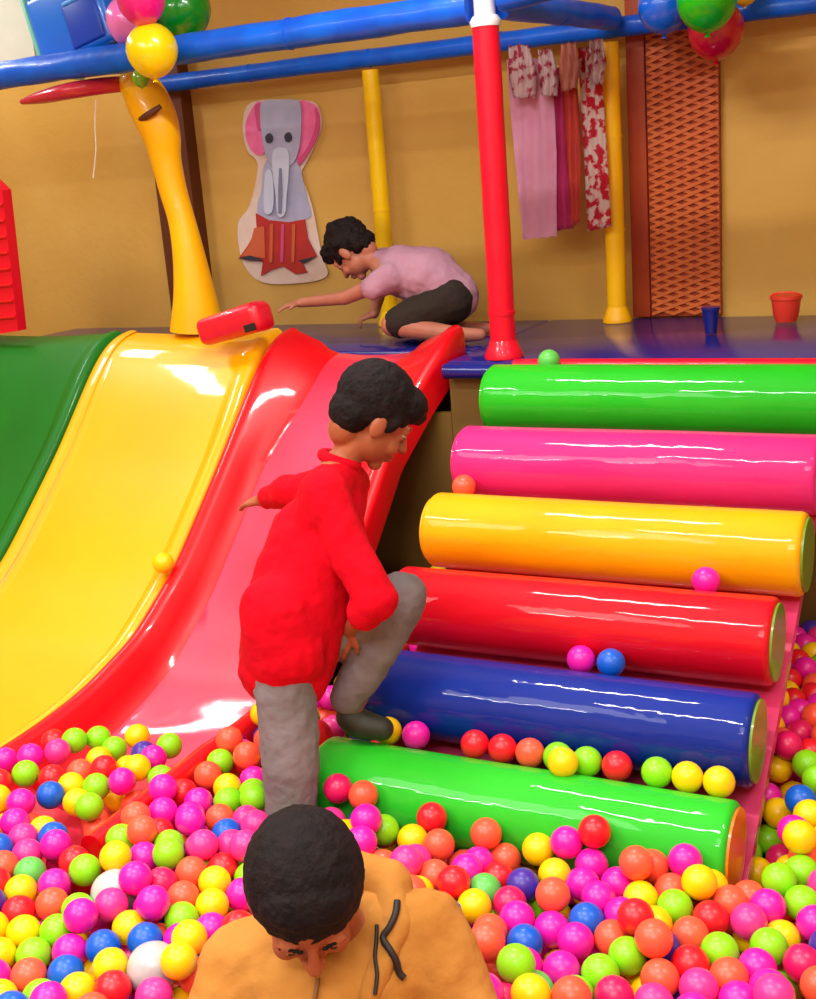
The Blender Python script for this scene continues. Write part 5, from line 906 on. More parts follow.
for k, (rgb, nm, endc) in enumerate(RC):
    y, z = k*RUN, ZO+k*RISE
    m = mat(nm.replace(' ', '_')+'_roll_vinyl', rgb, .55, .18, coat=.5, coat_rough=.05, bump=.0035, bscale=3, bstretch=(1.8, 4, 4), mottle=tuple(int(v*.93) for v in rgb), mscale=3)
    e = empty('padded_roll', (RL/2, y, z-RR), RL_LABEL[k], 'padded roll', 'padded rolls of the climbing stair')
    from_bm('roll_cover', roll_bm(0, RL+.03*(k > 2), y, z, RR), m, e, True, 60)
    for s, x in ((-1, -.002), (1, RL+.03*(k > 2)+.002)):
        bm = bmesh.new(); bm_tube(bm, [(x-.003, y, z), (x+.003, y, z)], RR-.013, 48)
        d = from_bm('end_disc', bm, M['orange'] if k == 0 else M['leaf'] if s > 0 else m, e, True, 40)
        if s > 0: d['label'] = endc+' end disc'
# sloping ramp board under the rolls
bm = bmesh.new(); s = Vector((0, RUN, RISE)).normalized(); nn = Vector((0, s.z, -s.y))
P0 = Vector((0, 0, ZO))+nn*(RR+.003)-s*.03; P1 = Vector((0, 5.22*RUN, ZO+5.22*RISE))+nn*(RR+.003)
vs = []
for x in (.03, 1.014):
    for p in (P0, P1, P1+nn*.035, P0+nn*.035): vs.append(bm.verts.new((x, p.y, p.z)))
A, B = vs[:4], vs[4:]
bm.faces.new(A); bm.faces.new(B[::-1])
for i in range(4): bm.faces.new((A[i], B[i], B[(i+1) % 4], A[(i+1) % 4]))
o = from_bm('ramp_board', bm, M['rampink'], None, False); rebase(o); tag(o, 'sloping pink ramp board carrying the padded rolls, seen along their right ends', 'ramp')

# ------------------------------------------------------------------ curved yellow trunk-shaped post with red fins
tr = empty('curved_post', tuple(py(197, 325, 1.585)), 'curved yellow trunk-shaped plastic post on top of the yellow slide', 'post')
cl = [(137, 84, 18), (144, 94, 21), (150, 106, 22), (156, 119, 21.5), (162, 137, 19), (166, 160, 15.5), (173, 190, 14), (180, 214, 13.5), (185, 235, 14.5), (190, 262, 17), (194, 290, 20.5), (196, 312, 24), (197, 330, 27)]
pts = [py(x, y, 1.585) for x, y, w in cl]; dep = [(np.array(p)-CC) @ CF for p in pts]
rad = [w*d/FPX for (x, y, w), d in zip(cl, dep)]
def smoothpath(pts, rad, k=4):
    P = []; R_ = []
    for i in range(len(pts)-1):
        p0, p1, p2, p3 = [np.array(pts[max(0, min(len(pts)-1, j))]) for j in (i-1, i, i+1, i+2)]
        r0, r1, r2, r3 = [rad[max(0, min(len(pts)-1, j))] for j in (i-1, i, i+1, i+2)]
        for q in range(k):
            t = q/k
            f = lambda a, b, c, d: .5*((2*b)+(-a+c)*t+(2*a-5*b+4*c-d)*t*t+(-a+3*b-3*c+d)*t**3)
            P.append(tuple(f(p0, p1, p2, p3))); R_.append(f(r0, r1, r2, r3))
    P.append(pts[-1]); R_.append(rad[-1]); return P, R_
P, R_ = smoothpath(pts, rad)
P = [(p[0], p[1], p[2]) for p in P]
bm = bmesh.new(); bm_tube(bm, P[::-1], R_[::-1], 24)
bm_ell(bm, P[0], (R_[0]*1.0,)*3)
from_bm('trunk', bm, M['trunk'], tr, True, 60)
mo = [py(137, 121, 1.525), py(145, 117, 1.50), py(153, 112, 1.495), py(161, 106, 1.515)]
o = tube('mouth_slit', mo, [.008, .013, .013, .008], M['brown'], tr, 10); o['label'] = 'dark red curved slit'
fn = [py(24, 102, 1.40), py(45, 97, 1.40), py(75, 90, 1.41), py(100, 85, 1.47), py(122, 82, 1.56)]
bm = bmesh.new(); bm_tube(bm, *smoothpath(fn, [.010, .024, .03, .03, .028]), 16)
bmesh.ops.scale(bm, verts=bm.verts, vec=(1, 1.7, 1), space=Matrix.Translation((0, -1.41, 0)))
o = from_bm('fin', bm, mat('dusty_red_plastic', (206, 44, 70), .3, coat=.4, mottle=(190, 36, 60)), tr, True, 60); o['label'] = 'long dusty red fin at the top'
st = [py(96, 100, 1.40), py(95, 125, 1.40), py(96, 150, 1.40), py(93, 178, 1.40)]
o = tube('string', smoothpath(st, [.0022]*4)[0], .0022, M['white'], tr, 6); o['label'] = 'thin pale string hanging down'
# red hand grip block on the slide top
def block(name, c, size, rot, m, label, cat, bevel=.03):
    bm = bm_box(bmesh.new(), [-s/2 for s in size], [s/2 for s in size], bevel, 4)
    for v in bm.verts: v.co.z *= 1+.25*v.co.x/size[0]; 
    R4 = Matrix.Rotation(rot[2], 4, 'Z') @ Matrix.Rotation(rot[1], 4, 'Y') @ Matrix.Rotation(rot[0], 4, 'X')
    bm.transform(Matrix.Translation(c) @ R4)
    return from_bm(name, bm, m, None, True, 50)
gp = py(236, 323, 1.35)
g = empty('toy_block', (gp[0], gp[1], gp[2]-.05), 'red moulded plastic toy block lying on the slide top near the outstretched hand', 'toy')
bm = bm_box(bmesh.new(), (-.150, -.06, -.060), (.140, .06, .060), .035, 4)
for v in bm.verts:
    v.co.z += .012*noise.noise(v.co*8); 
    if v.co.x < -.1: v.co.z *= .8
bm.transform(Matrix.Translation(gp) @ Matrix.Rotation(-.22, 4, 'Y'))
from_bm('block_body', bm, mat('red_toy_plastic', (222, 18, 48), .35, coat=.3, mottle=(204, 14, 42), mscale=8), g, True, 50)
bm = bm_box(bmesh.new(), (.07, -.064, -.045), (.12, -.056, -.018), .003); bm.transform(Matrix.Translation(gp) @ Matrix.Rotation(-.22, 4, 'Y'))
from_bm('slot', bm, M['shorts'], g, False)

# blue moulded box at the top left, red ribbed panel at the left edge
c = py(92, 24, 1.59)
e = empty('blue_box', (c[0], c[1], c[2]-.12), 'blue moulded plastic box with a darker square recess above the front bar', 'box')
R4 = Matrix.Translation(c) @ Matrix.Rotation(-.22, 4, 'Y')
bm = bm_box(bmesh.new(), (-.20, -.12, -.13), (.17, .12, .15), .03, 4); bm.transform(R4); from_bm('shell', bm, mat('sky_blue_plastic', (0, 122, 240), .3, coat=.4, mottle=(0, 108, 228)), e, True, 50)
bm = bm_box(bmesh.new(), (-.02, -.128, -.10), (.14, -.10, .06), .01, 3); bm.transform(R4); from_bm('recess', bm, mat('deep_blue_plastic', (0, 66, 190), .4), e, True, 50)
bm = bm_box(bmesh.new(), (-.012, -.131, .055), (.15, -.105, .07), .004, 2); bm.transform(R4); from_bm('rim', bm, mat('light_blue_edge', (70, 160, 245), .3), e, True, 50)
bm = bm_box(bmesh.new(), (-.215, -.11, -.14), (-.195, .11, .18), .006, 2); bm.transform(R4); from_bm('edge_strip', bm, mat('mint_edge', (120, 214, 190), .4), e, True, 50)
e = empty('ribbed_panel', (-2.4, 1.47, 1.27), 'red plastic ribbed panel at the left edge above the green slide', 'panel')
bm = bmesh.new(); q = [py(-40, 150, 1.42), py(2, 190, 1.42), py(18, 331, 1.42), py(-40, 340, 1.42)]
f = [bm.verts.new(p) for p in q]; bk = [bm.verts.new((p[0], p[1]+.05, p[2])) for p in q]
bm.faces.new(f); bm.faces.new(bk[::-1])
for i in range(4): bm.faces.new((f[i], bk[i], bk[(i+1) % 4], f[(i+1) % 4]))
from_bm('board', bm, M['redpad'], e, False)
for i in range(8):
    yy = 205+i*16
    a = py(-38, yy+4, 1.415); b = py(2+(yy-190)*.11-1, yy, 1.415); tube('rib', [a, b], .007, M['rslide'], e, 10)

# ------------------------------------------------------------------ lattice panel
e = empty('lattice_panel', (.27, 2.36, 1.27), 'tall rust-orange lattice panel beside the yellow-orange post', 'panel')
lx0, lx1, lz0, lz1 = .105, .445, 1.272, 2.75
box('backing', (lx0, 2.385, lz0), (lx1, 2.415, lz1), M['lattback'], e)
bm = bmesh.new()
ax0 = lx0+.075
for sg in (1, -1):
    sl = .36*sg; step = .030
    c0 = lz0-.5
    while c0 < lz1+.5:
        pts_ = []
        za, zb = c0+sl*0, c0+sl*(lx1-ax0)
        t0, t1 = 0.0, 1.0
        dz_ = zb-za
        for bound, sgn in ((lz0+.01, 1), (lz1-.01, -1)):
            fa = sgn*(za-bound); fb = sgn*(zb-bound)
            if fa < 0 and fb < 0: t0 = 2; break
            if fa < 0: t0 = max(t0, fa/(fa-fb))
            if fb < 0: t1 = min(t1, fa/(fa-fb))
        if t0 < t1:
            a = Vector((ax0+(lx1-ax0)*t0, 2.380-(.004 if sg > 0 else 0), za+dz_*t0)); b = Vector((ax0+(lx1-ax0)*t1, a.y, za+dz_*t1))
            h = Vector((0, 0, .0065)); d = Vector((0, .004, 0))
            v = [bm.verts.new(p) for p in (a-h-d, b-h-d, b+h-d, a+h-d, a-h+d, b-h+d, b+h+d, a+h+d)]
            for fc in ((0, 1, 2, 3), (7, 6, 5, 4), (0, 4, 5, 1), (3, 2, 6, 7), (0, 3, 7, 4), (1, 5, 6, 2)): bm.faces.new([v[i] for i in fc])
        c0 += step
from_bm('lattice', bm, M['latt'], e, False)
box('frame_stile', (lx0, 2.365, lz0), (lx0+.07, 2.387, lz1), M['lattback'], e, .004)

# ------------------------------------------------------------------ elephant cut-out on the wall
e = empty('elephant_cutout', tuple(py(285, 285, 2.41)), 'flat elephant cut-out with pink ears and red trousers on the wall', 'wall decoration')
from mathutils.geometry import tessellate_polygon
def plate(name, poly, layer, m, label=None, th=.004, sm=True):
    Y = 2.412-layer*.0045
    pts_ = [py(x, y, 2.41) for x, y in poly]
    if sm:
        n = len(pts_); q = []
        for i in range(n):
            p0, p1, p2, p3 = [np.array(pts_[(i+j) % n]) for j in (-1, 0, 1, 2)]
            for t in (0, .25, .5, .75): q.append(.5*(2*p1+(-p0+p2)*t+(2*p0-5*p1+4*p2-p3)*t*t+(-p0+3*p1-3*p2+p3)*t**3))
        pts_ = q
    bm = bmesh.new(); f = [bm.verts.new((p[0], Y-th, p[2])) for p in pts_]; b = [bm.verts.new((p[0], Y, p[2])) for p in pts_]
    n = len(f)
    for tri in tessellate_polygon([[Vector((p[0], p[2], 0)) for p in pts_]]):
        bm.faces.new([f[i] for i in tri]); bm.faces.new([b[i] for i in tri][::-1])
    for i in range(n): bm.faces.new((f[i], b[i], b[(i+1) % n], f[(i+1) % n]))
    o = from_bm(name, bm, m, e, False)
    if label: o['label'] = label
    return o
PG = mat('paper_grey_blue', (176, 178, 206), .6, mottle=(160, 164, 196), mscale=14); PGL = mat('paper_light_blue', (196, 206, 230), .6)
PGD = mat('paper_dark_grey', (124, 128, 160), .6); PP = mat('paper_pink', (240, 120, 176), .6, mottle=(232, 96, 160), mscale=20); PD = mat('paper_deep_pink', (206, 70, 130), .6)
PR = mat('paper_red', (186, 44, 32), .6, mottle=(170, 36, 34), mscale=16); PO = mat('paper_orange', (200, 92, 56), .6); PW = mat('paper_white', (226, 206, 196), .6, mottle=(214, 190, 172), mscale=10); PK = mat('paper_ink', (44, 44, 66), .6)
plate('backing', [(252, 102), (300, 100), (318, 106), (321, 130), (308, 160), (302, 175), (312, 205), (322, 255), (327, 276), (300, 283), (262, 282), (243, 262), (238, 225), (250, 205), (258, 165), (247, 150), (243, 125)], 0, PW, 'pale paper edging')
plate('ear', [(255, 105), (262, 103), (266, 120), (266, 150), (258, 155), (249, 145), (246, 125)], 1, PP, 'pink left ear')
plate('ear', [(299, 102), (312, 103), (320, 112), (319, 132), (311, 150), (300, 164), (297, 150), (298, 125)], 1, PP, 'pink right ear with deep pink rim')
plate('ear_rim', [(316, 108), (321, 120), (319, 136), (310, 153), (301, 165), (299, 160), (308, 148), (315, 132), (317, 118)], 2, PD)
plate('ear_rim', [(256, 106), (261, 104), (263, 112), (262, 128), (259, 130), (257, 118)], 2, PD)
plate('body', [(264, 168), (272, 158), (296, 160), (303, 178), (308, 200), (311, 217), (290, 222), (262, 218), (258, 205), (262, 190)], 1, PG, 'grey-blue body')
plate('head', [(264, 102), (280, 100), (300, 101), (303, 118), (302, 140), (298, 158), (290, 166), (276, 166), (268, 156), (264, 138), (262, 118)], 3, PG, 'grey-blue head')
plate('trunk', [(276, 150), (290, 150), (291, 172), (289, 195), (287, 214), (280, 215), (278, 195), (275, 172)], 4, PGL, 'pale trunk')
plate('trunk_fold', [(282, 168), (284, 168), (285, 190), (284, 213), (281, 213), (281, 190)], 5, PGD, sm=False)
plate('arm', [(268, 172), (274, 172), (276, 195), (274, 212), (267, 212), (266, 195)], 4, PGL, 'pale left arm')
plate('eye', [(268, 136), (272, 133), (275, 137), (274, 142), (270, 143), (268, 140)], 4, PK, 'dark eye')
plate('eye', [(287, 135), (291, 132), (294, 136), (293, 141), (289, 142), (287, 139)], 4, PK, 'dark eye')
plate('trousers', [(257, 213), (270, 220), (290, 222), (306, 219), (309, 238), (318, 256), (303, 262), (308, 272), (297, 274), (284, 266), (272, 270), (262, 276), (264, 262), (252, 258), (240, 258), (250, 244), (258, 228)], 2, PR, 'red trousers with pointed hems', sm=False)
plate('trouser_panel', [(256, 228), (266, 226), (267, 258), (252, 256), (243, 256), (252, 244)], 3, PO, 'orange side panel', sm=False)
for x in (272, 283, 294): plate('pleat', [(x, 224), (x+3, 224), (x+2, 262), (x-1, 262)], 3, PD if x == 283 else PO, sm=False)
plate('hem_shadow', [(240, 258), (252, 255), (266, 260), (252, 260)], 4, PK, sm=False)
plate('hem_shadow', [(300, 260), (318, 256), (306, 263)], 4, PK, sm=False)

# ------------------------------------------------------------------ hanging fabric strips
def strip(poly_l, poly_r, Y, m, label, wave=.012, nseg=26, parts=None, amp=1):
    """cloth between a left and a right edge (pixel rows top to bottom), with folds and thickness"""
    bm = bmesh.new(); rows = []; nx = 12
    def at_(poly, t):
        s = t*(len(poly)-1); i = min(int(s), len(poly)-2); return lerp(poly[i], poly[i+1], s-i)
    for j in range(nseg+1):
        t = j/nseg; a = py(*at_(poly_l, t), Y); b = py(*at_(poly_r, t), Y); row = []
        for i in range(nx+1):
            p = lerp(a, b, i/nx); q = p[1]+wave*math.sin(i*1.25+j*.12+Y*40)*(1-.4*t)+.006*noise.noise(Vector((i*.4, j*.25, Y*9)))
            row.append(bm.verts.new((p[0], q, p[2]+.003*math.sin(i*2.0))))
        rows.append(row)
    fs = []
    for r0, r1 in zip(rows, rows[1:]):
        for i in range(nx): fs.append(bm.faces.new((r0[i], r0[i+1], r1[i+1], r1[i])))
    bmesh.ops.solidify(bm, geom=fs, thickness=.0025)
    o = from_bm('fabric_strip', bm, m, None, True); rebase(o)
    return tag(o, label, 'fabric strip', 'fabric strips hanging by the back wall')
def cloth(n, rgb, mot, ms=8): return mat(n, rgb, .8, .25, sheen=.3, mottle=mot, mscale=ms, bump=.003, bscale=30)
CP = cloth('pale_pink_cloth', (244, 184, 216), (236, 166, 204)); CD = cloth('deep_pink_cloth', (216, 60, 130), (200, 46, 112)); CC_ = cloth('coral_cloth', (228, 84, 66), (210, 66, 60))
CW = cloth('red_white_print', (214, 34, 62), (236, 214, 210), 26); CW.node_tree.nodes['Color Ramp'].color_ramp.elements[0].position = .47; CW.node_tree.nodes['Color Ramp'].color_ramp.elements[1].position = .53
CR_ = cloth('white_rose_print', (232, 206, 206), (190, 60, 90), 30); CR_.node_tree.nodes['Color Ramp'].color_ramp.elements[0].position = .5; CR_.node_tree.nodes['Color Ramp'].color_ramp.elements[1].position = .58
strip([(508, 60), (514, 150), (522, 240)], [(550, 58), (556, 150), (557, 236)], 2.16, CP, 'widest pale pink fabric strip, hanging nearest the red post')
strip([(549, 70), (552, 150), (556, 231)], [(566, 64), (570, 150), (574, 228)], 2.185, CD, 'narrow deep pink fabric strip beside the pale pink one')
strip([(563, 60), (566, 140), (571, 228)], [(575, 58), (580, 140), (580, 222)], 2.145, CC_, 'narrow coral fabric strip in the middle of the hanging strips')
strip([(579, 48), (583, 140), (587, 232)], [(598, 46), (606, 140), (612, 226)], 2.16, CW, 'red and white printed fabric strip nearest the yellow-orange post')
strip([(508, 46), (510, 72), (514, 98)], [(530, 44), (536, 72), (534, 98)], 2.11, CR_, 'short white ruffled rag left of the other short rags', .02)
strip([(538, 50), (540, 74), (542, 96)], [(553, 48), (558, 74), (556, 96)], 2.115, CR_, 'short white ruffled rag over the deep pink strip', .02)
strip([(561, 44), (560, 66), (562, 92)], [(577, 42), (580, 66), (576, 88)], 2.10, cloth('peach_cloth', (224, 150, 126), (206, 120, 110)), 'short peach rag over the coral strip', .02)
strip([(590, 40), (588, 60), (592, 84)], [(604, 38), (606, 60), (602, 84)], 2.11, CR_, 'short white rag over the red and white print strip', .02)

# ------------------------------------------------------------------ balloons
def balloon(px, py_, r_px, Y, rgb, word, label, tilt=(0, 0)):
    c = Vector(py(px, py_, Y)); R_ = r_px*((np.array(c)-CC) @ CF)/FPX
    e = empty('balloon', (c.x, c.y, c.z-R_*1.2), label, 'balloon')
    m = mat(word+'_balloon_latex', rgb, .25, .5, coat=.5, coat_rough=.08, mottle=tuple(int(v*.92) for v in rgb), mscale=5)
    bm = bmesh.new(); bmesh.ops.create_uvsphere(bm, u_segments=32, v_segments=24, radius=R_)
    for v in bm.verts:
        if v.co.z < 0: k = (-v.co.z/R_); v.co.z *= 1+.05*k*k; f = 1-.04*k; v.co.x *= f; v.co.y *= f
    M4 = Matrix.Translation(c) @ Matrix.Rotation(tilt[0], 4, 'X') @ Matrix.Rotation(tilt[1], 4, 'Y')
    bm.transform(M4); from_bm('skin', bm, m, e, True)
    bm = bmesh.new(); bmesh.ops.create_cone(bm, cap_ends=True, segments=12, radius1=R_*.11, radius2=R_*.04, depth=R_*.14, matrix=Matrix.Translation((0, 0, -R_*1.10)))
    bm.transform(M4); from_bm('knot', bm, m, e, True, 40)
balloon(152, 50, 26, 1.25, (250, 226, 0), 'yellow', 'round yellow balloon in front of the blue bar above the curved post')
balloon(141, 0, 24, 1.22, (236, 20, 130), 'magenta', 'magenta balloon topmost of the left balloon cluster')
balloon(130, 20, 24, 1.45, (244, 130, 214), 'orchid', 'pale pink balloon half hidden behind the yellow and magenta ones', (0, .5))
balloon(182, 10, 29, 1.60, (0, 150, 34), 'green', 'dark green balloon right of the yellow balloon, above the bar')
balloon(141, 78, 9, 1.33, (110, 170, 20), 'olive', 'tiny olive green balloon below the yellow balloon')
balloon(664, 6, 26, 2.14, (20, 110, 246), 'azure', 'blue balloon at the left of the right balloon cluster')
balloon(707, 0, 30, 1.92, (24, 206, 20), 'vivid_green', 'bright green balloon in front of the crimson balloon')
balloon(716, 30, 28, 2.15, (206, 0, 54), 'crimson', 'crimson balloon below the bright green balloon')
balloon(745, -8, 13, 2.18, (240, 190, 40), 'amber', 'small amber balloon at the right of the right balloon cluster')

# ------------------------------------------------------------------ small things on the deck
c = pz(711, 334, DZ)
e = empty('toy_cup', c, 'small dark blue toy cup standing on the deck before the lattice panel', 'toy')
tube('cup_body', [(c[0], c[1], c[2]+.002), (c[0], c[1], c[2]+.05), (c[0], c[1], c[2]+.085)], [.02, .026, .03], M['deckblue'], e, 20)
tube('rim', [(c[0], c[1], c[2]+.085), (c[0], c[1], c[2]+.093)], [.033, .033], M['deckblue'], e, 20)
c = pz(786, 322, DZ)
e = empty('toy_bucket', c, 'small orange-red toy bucket on the deck at the right', 'toy')
OR = mat('orange_red_plastic', (232, 64, 40), .4, mottle=(214, 50, 36))
tube('bucket_body', [(c[0], c[1], c[2]+.002), (c[0], c[1], c[2]+.03), (c[0], c[1], c[2]+.085)], [.036, .045, .052], OR, e, 24)
tube('rim', [(c[0], c[1], c[2]+.083), (c[0], c[1], c[2]+.095)], [.056, .056], OR, e, 24)
th_ = [math.pi*i/12 for i in range(13)]
tube('handle', [(c[0]+.053*math.cos(q), c[1]-.02*math.sin(q), c[2]+.09+.018*math.sin(q)) for q in th_], .004, OR, e, 8)

# ------------------------------------------------------------------ people
def head_parts(root, spec, skin, hair_kind):
    c, f, s = spec
    f = Vector(f).normalized(); up = Vector((0, 0, 1)); up = (up-f*up.dot(f)).normalized()
    if hair_kind == 'deck': pass
    r = f.cross(up).normalized()
    m4 = Matrix(((r.x, f.x, up.x, c[0]), (r.y, f.y, up.y, c[1]), (r.z, f.z, up.z, c[2]), (0, 0, 0, 1))) @ Matrix.Scale(s, 4)
    return m4
def head_solid(bm, m4):
    bm_ell(bm, (0, -.008, .022), (.072, .086, .082), m4, 24)
    bm_ell(bm, (0, .020, -.040), (.059, .058, .060), m4, 20)
    bm_ell(bm, (0, .058, -.088), (.022, .018, .018), m4, 12)
    bm_ell(bm, (0, -.045, -.05), (.045, .04, .05), m4, 16)
    for sx in (-1, 1):
        bm_ell(bm, (sx*.034, .056, -.038), (.022, .022, .022), m4, 12)
        bm_ell(bm, (sx*.074, -.004, -.014), (.009, .019, .030), m4, 12)
        bm_ell(bm, (sx*.03, .071, .018), (.02, .010, .007), m4, 10); bm_ell(bm, (sx*.029, .067, .0045), (.0165, .0135, .007), m4, 12); bm_ell(bm, (sx*.029, .066, -.0095), (.0155, .012, .005), m4, 12)
    for t in range(6):
        u = t/5; bm_ell(bm, (0, .078+.019*u, .006-.036*u), (.0075+.004*u,)*3, m4, 10)
    for sx in (-1, 1): bm_ell(bm, (sx*.011, .086, -.032), (.008, .008, .007), m4, 8)
    bm_ell(bm, (0, .078, -.056), (.021, .010, .0055), m4, 12); bm_ell(bm, (0, .076, -.067), (.018, .010, .0065), m4, 12)
def person(key, label, skin, top, bottom, hairk):
    sp = PEOPLE[key]; lows = [p[2]-r for a, r, b, r2 in sp['body'] for p, r in ((a, r),)]
    hx = sp['body'][0]
    root = empty('person', (sp['head'][0][0], sp['head'][0][1], min(lows)), label, 'person')
    m4 = head_parts(root, sp['head'], skin, key)
    bm = bmesh.new(); bm_capsules(bm, sp['body']); head_solid(bm, m4)
    fused('body', bm, skin, root, .0042, 5, .5)
    # lips, eyes, brows
    bm = bmesh.new(); bm_ell(bm, (0, .0835, -.0565), (.017, .006, .004), m4, 10); bm_ell(bm, (0, .082, -.0655), (.015, .006, .0045), m4, 10)
    from_bm('lips', bm, M['lip'], root)
    for sx in (-1, 1):
        bm = bmesh.new(); bm_ell(bm, (sx*.029, .0685, -.002), (.0125, .0105, .0052), m4, 14); ey = from_bm('eye', bm, M['eyew'], root)
        bm = bmesh.new(); bm_ell(bm, (sx*.029, .0768, -.003), (.0058, .0032, .0047), m4, 10)
        bmesh.ops.translate(bm, verts=bm.verts, vec=-Vector(root.location)); me = bpy.data.meshes.new('iris'); bm.to_mesh(me); bm.free(); link('iris', me, M['eyeb'], ey)
        bm = bmesh.new()
        for t in range(5): bm_ell(bm, (sx*(.017+.006*t), .0815-.0022*t, .0185+.002*math.sin(t*.8)), (.005, .003, .003), m4, 8)
        from_bm('eyebrow', bm, M['hair'], root)
    # hair
    bm = bmesh.new()
    if key == 'yellow':
        bm_ell(bm, (0, -.018, .034), (.084, .094, .086), m4, 28); bm_ell(bm, (0, -.05, -.012), (.073, .056, .055), m4, 20)
        bm_ell(bm, (0, .022, .068), (.066, .048, .040), m4, 20)
        dd = .006
    elif key == 'red':
        bm_ell(bm, (0, -.02, .038), (.085, .096, .088), m4, 28); bm_ell(bm, (0, -.052, -.01), (.072, .055, .06), m4, 20)
        bm_ell(bm, (0, .045, .062), (.066, .052, .046), m4, 20); bm_ell(bm, (0, .078, .055), (.045, .024, .024), m4, 14)
        for sx in (-1, 1): bm_ell(bm, (sx*.068, .022, .012), (.012, .018, .03), m4, 12)
        dd = .007
    else:
        bm_ell(bm, (0, -.022, .036), (.086, .096, .088), m4, 28); bm_ell(bm, (0, -.055, -.016), (.074, .055, .06), m4, 20)
        bm_ell(bm, (0, .04, .064), (.068, .056, .046), m4, 20)
        for q in range(7): bm_ell(bm, (.06*math.sin(q*2.1), -.02+.07*math.cos(q*2.1), .07+.02*math.sin(q*3)), (.03, .03, .03), m4, 10)
        dd = .024
    hr = fused('hair', bm, M['hair'], root, .004, 2, .4, disp=dd, dscale=.018 if key != 'deck' else .03)
    # clothes
    bm = bm_capsules(bmesh.new(), sp['top'], 16); fused('sweater' if key == 'red' else 'hoodie' if key == 'yellow' else 'shirt', bm, top, root, .006, 9, .5, disp=.016, dscale=.07)
    bm = bm_capsules(bmesh.new(), sp['bottom'], 16); fused('trousers' if key != 'deck' else 'shorts', bm, bottom, root, .006, 8, .5, disp=.014, dscale=.06)
    for sh in sp['shoes']:
        bm = bm_capsules(bmesh.new(), sh, 14); fused('shoe', bm, M['shoe'], root, .005, 4, .5)
    return root, m4
rt, m4 = person('red', 'boy in a red sweater and grey trousers stepping up onto the padded rolls', M['skinR'], M['sweater'], M['trousers'], 'short')
# ribbed hem and collar
def ring(name, c, nrm, r, t, m, root, sq=(1, 1)):
    nrm = Vector(nrm).normalized(); a = nrm.orthogonal().normalized(); b = nrm.cross(a)
    P = [Vector(c)+a*math.cos(2*math.pi*i/32)*r*sq[0]+b*math.sin(2*math.pi*i/32)*r*sq[1] for i in range(33)]
    return tube(name, P, t, m, root, 10)
nb = Vector(PEOPLE['red']['top'][0][0])
ring('collar', nb+Vector((.0, .0, .030)), (.30, .22, .9), .040, .014, M['sweater'], rt)
ry, m4y = person('yellow', 'boy in a mustard hoodie kneeling in the balls with head bowed', M['skinY'], M['hoodie'], M['trousers'], 'short')
bm = bm_capsules(bmesh.new(), PEOPLE['yellow']['hood'], 16); fused('hood', bm, M['hoodie'], ry, .006, 7, .5, disp=.012, dscale=.05)
person('deck', 'child in a mauve shirt and dark shorts crouching on the deck, reaching left', M['skinP'], M['mauve'], M['shorts'], 'tousled')

# drawstrings and zip laid on the hoodie surface
hood_o = [o for o in COL.objects if o.name.startswith('hoodie')][0]
hood_h = [o for o in COL.objects if o.name == 'hood'][0]
bpy.context.view_layer.update()
from mathutils.bvhtree import BVHTree
def on_cloth(px, py_, lift=.004):
    d = Vector(_ray(px, py_)); best = None
    for ob in (hood_o, hood_h):
        mw = ob.matrix_world; bt = BVHTree.FromPolygons([mw @ v.co for v in ob.data.vertices], [tuple(p.vertices) for p in ob.data.polygons])
        h = bt.ray_cast(Vector(CC), d.normalized())
        if h[0] is not None and (best is None or h[3] < best[1]): best = (h[0]+h[1]*lift, h[3])
    return tuple(best[0]) if best else None
def cord(name, pxs, r, m, label=None):
    P = [on_cloth(x, y) for x, y in pxs]; P = [p for p in P if p]
    if len(P) > 1:
        P2, _ = smoothpath(P, [r]*len(P), 3); o = tube(name, P2, r, m, ry, 8)
        if label: o['label'] = label
cord('drawstring', [(397, 902), (396, 915), (390, 928), (384, 938), (389, 950), (394, 960), (398, 972), (403, 978)], .0055, M['cord'], 'dark wavy drawstring')
cord('drawstring', [(377, 925), (378, 940), (376, 958), (377, 975), (374, 995)], .003, M['cord'])
cord('zip', [(318, 978), (317, 986), (316, 994), (315, 1003), (315, 1020)], .0035, M['zip'])

# ------------------------------------------------------------------ pit border
for nm, lo, hi in (('front', (-2.9, -1.62, .2), (1.97, -1.5, .62)), ('right', (1.97, -1.62, .2), (2.09, 1.34, .62)), ('left', (-2.92, -1.49, .2), (-2.80, 1.34, .62))):
    o = box('pit_border', lo, hi, M['bluepad'], None, .04, 4); rebase(o)
    tag(o, {'front': 'long blue padded border on the open front side of the ball pit', 'right': 'blue padded border along the side of the pit beyond the rolls', 'left': 'blue padded border of the pit beside the green slide'}[nm], 'border')
# ------------------------------------------------------------------ balls
def ball_mesh(m, sub=3, r=BR):
    bm = bmesh.new(); bmesh.ops.create_icosphere(bm, subdivisions=sub, radius=r)
    me = bpy.data.meshes.new('ball'); bm.to_mesh(me); bm.free(); me.materials.append(m)
    for p in me.polygons: p.use_smooth = True
    return me
BALLME = {k: ball_mesh(BM[k]) for k in BM}
for (x, y, z, c, lab, grp) in BALLS:
    o = bpy.data.objects.new('ball', BALLME[c]); COL.objects.link(o); o.location = (x, y, z)
    tag(o, lab, 'ball', grp)
bm = bmesh.new(); order = sorted(BM); tmp = {}
V = []; Fc = []; MI = []
t = bmesh.new(); bmesh.ops.create_icosphere(t, subdivisions=2, radius=BR); bv = np.array([v.co[:] for v in t.verts]); bf = np.array([[v.index for v in f.verts] for f in t.faces]); t.free()
for i, (x, y, z, c) in enumerate(REST):
    V.append(bv+np.array([x, y, z])); Fc.append(bf+i*len(bv)); MI += [order.index(c)]*len(bf)
me = bpy.data.meshes.new('pit_balls'); me.from_pydata(np.concatenate(V).tolist(), [], np.concatenate(Fc).tolist())
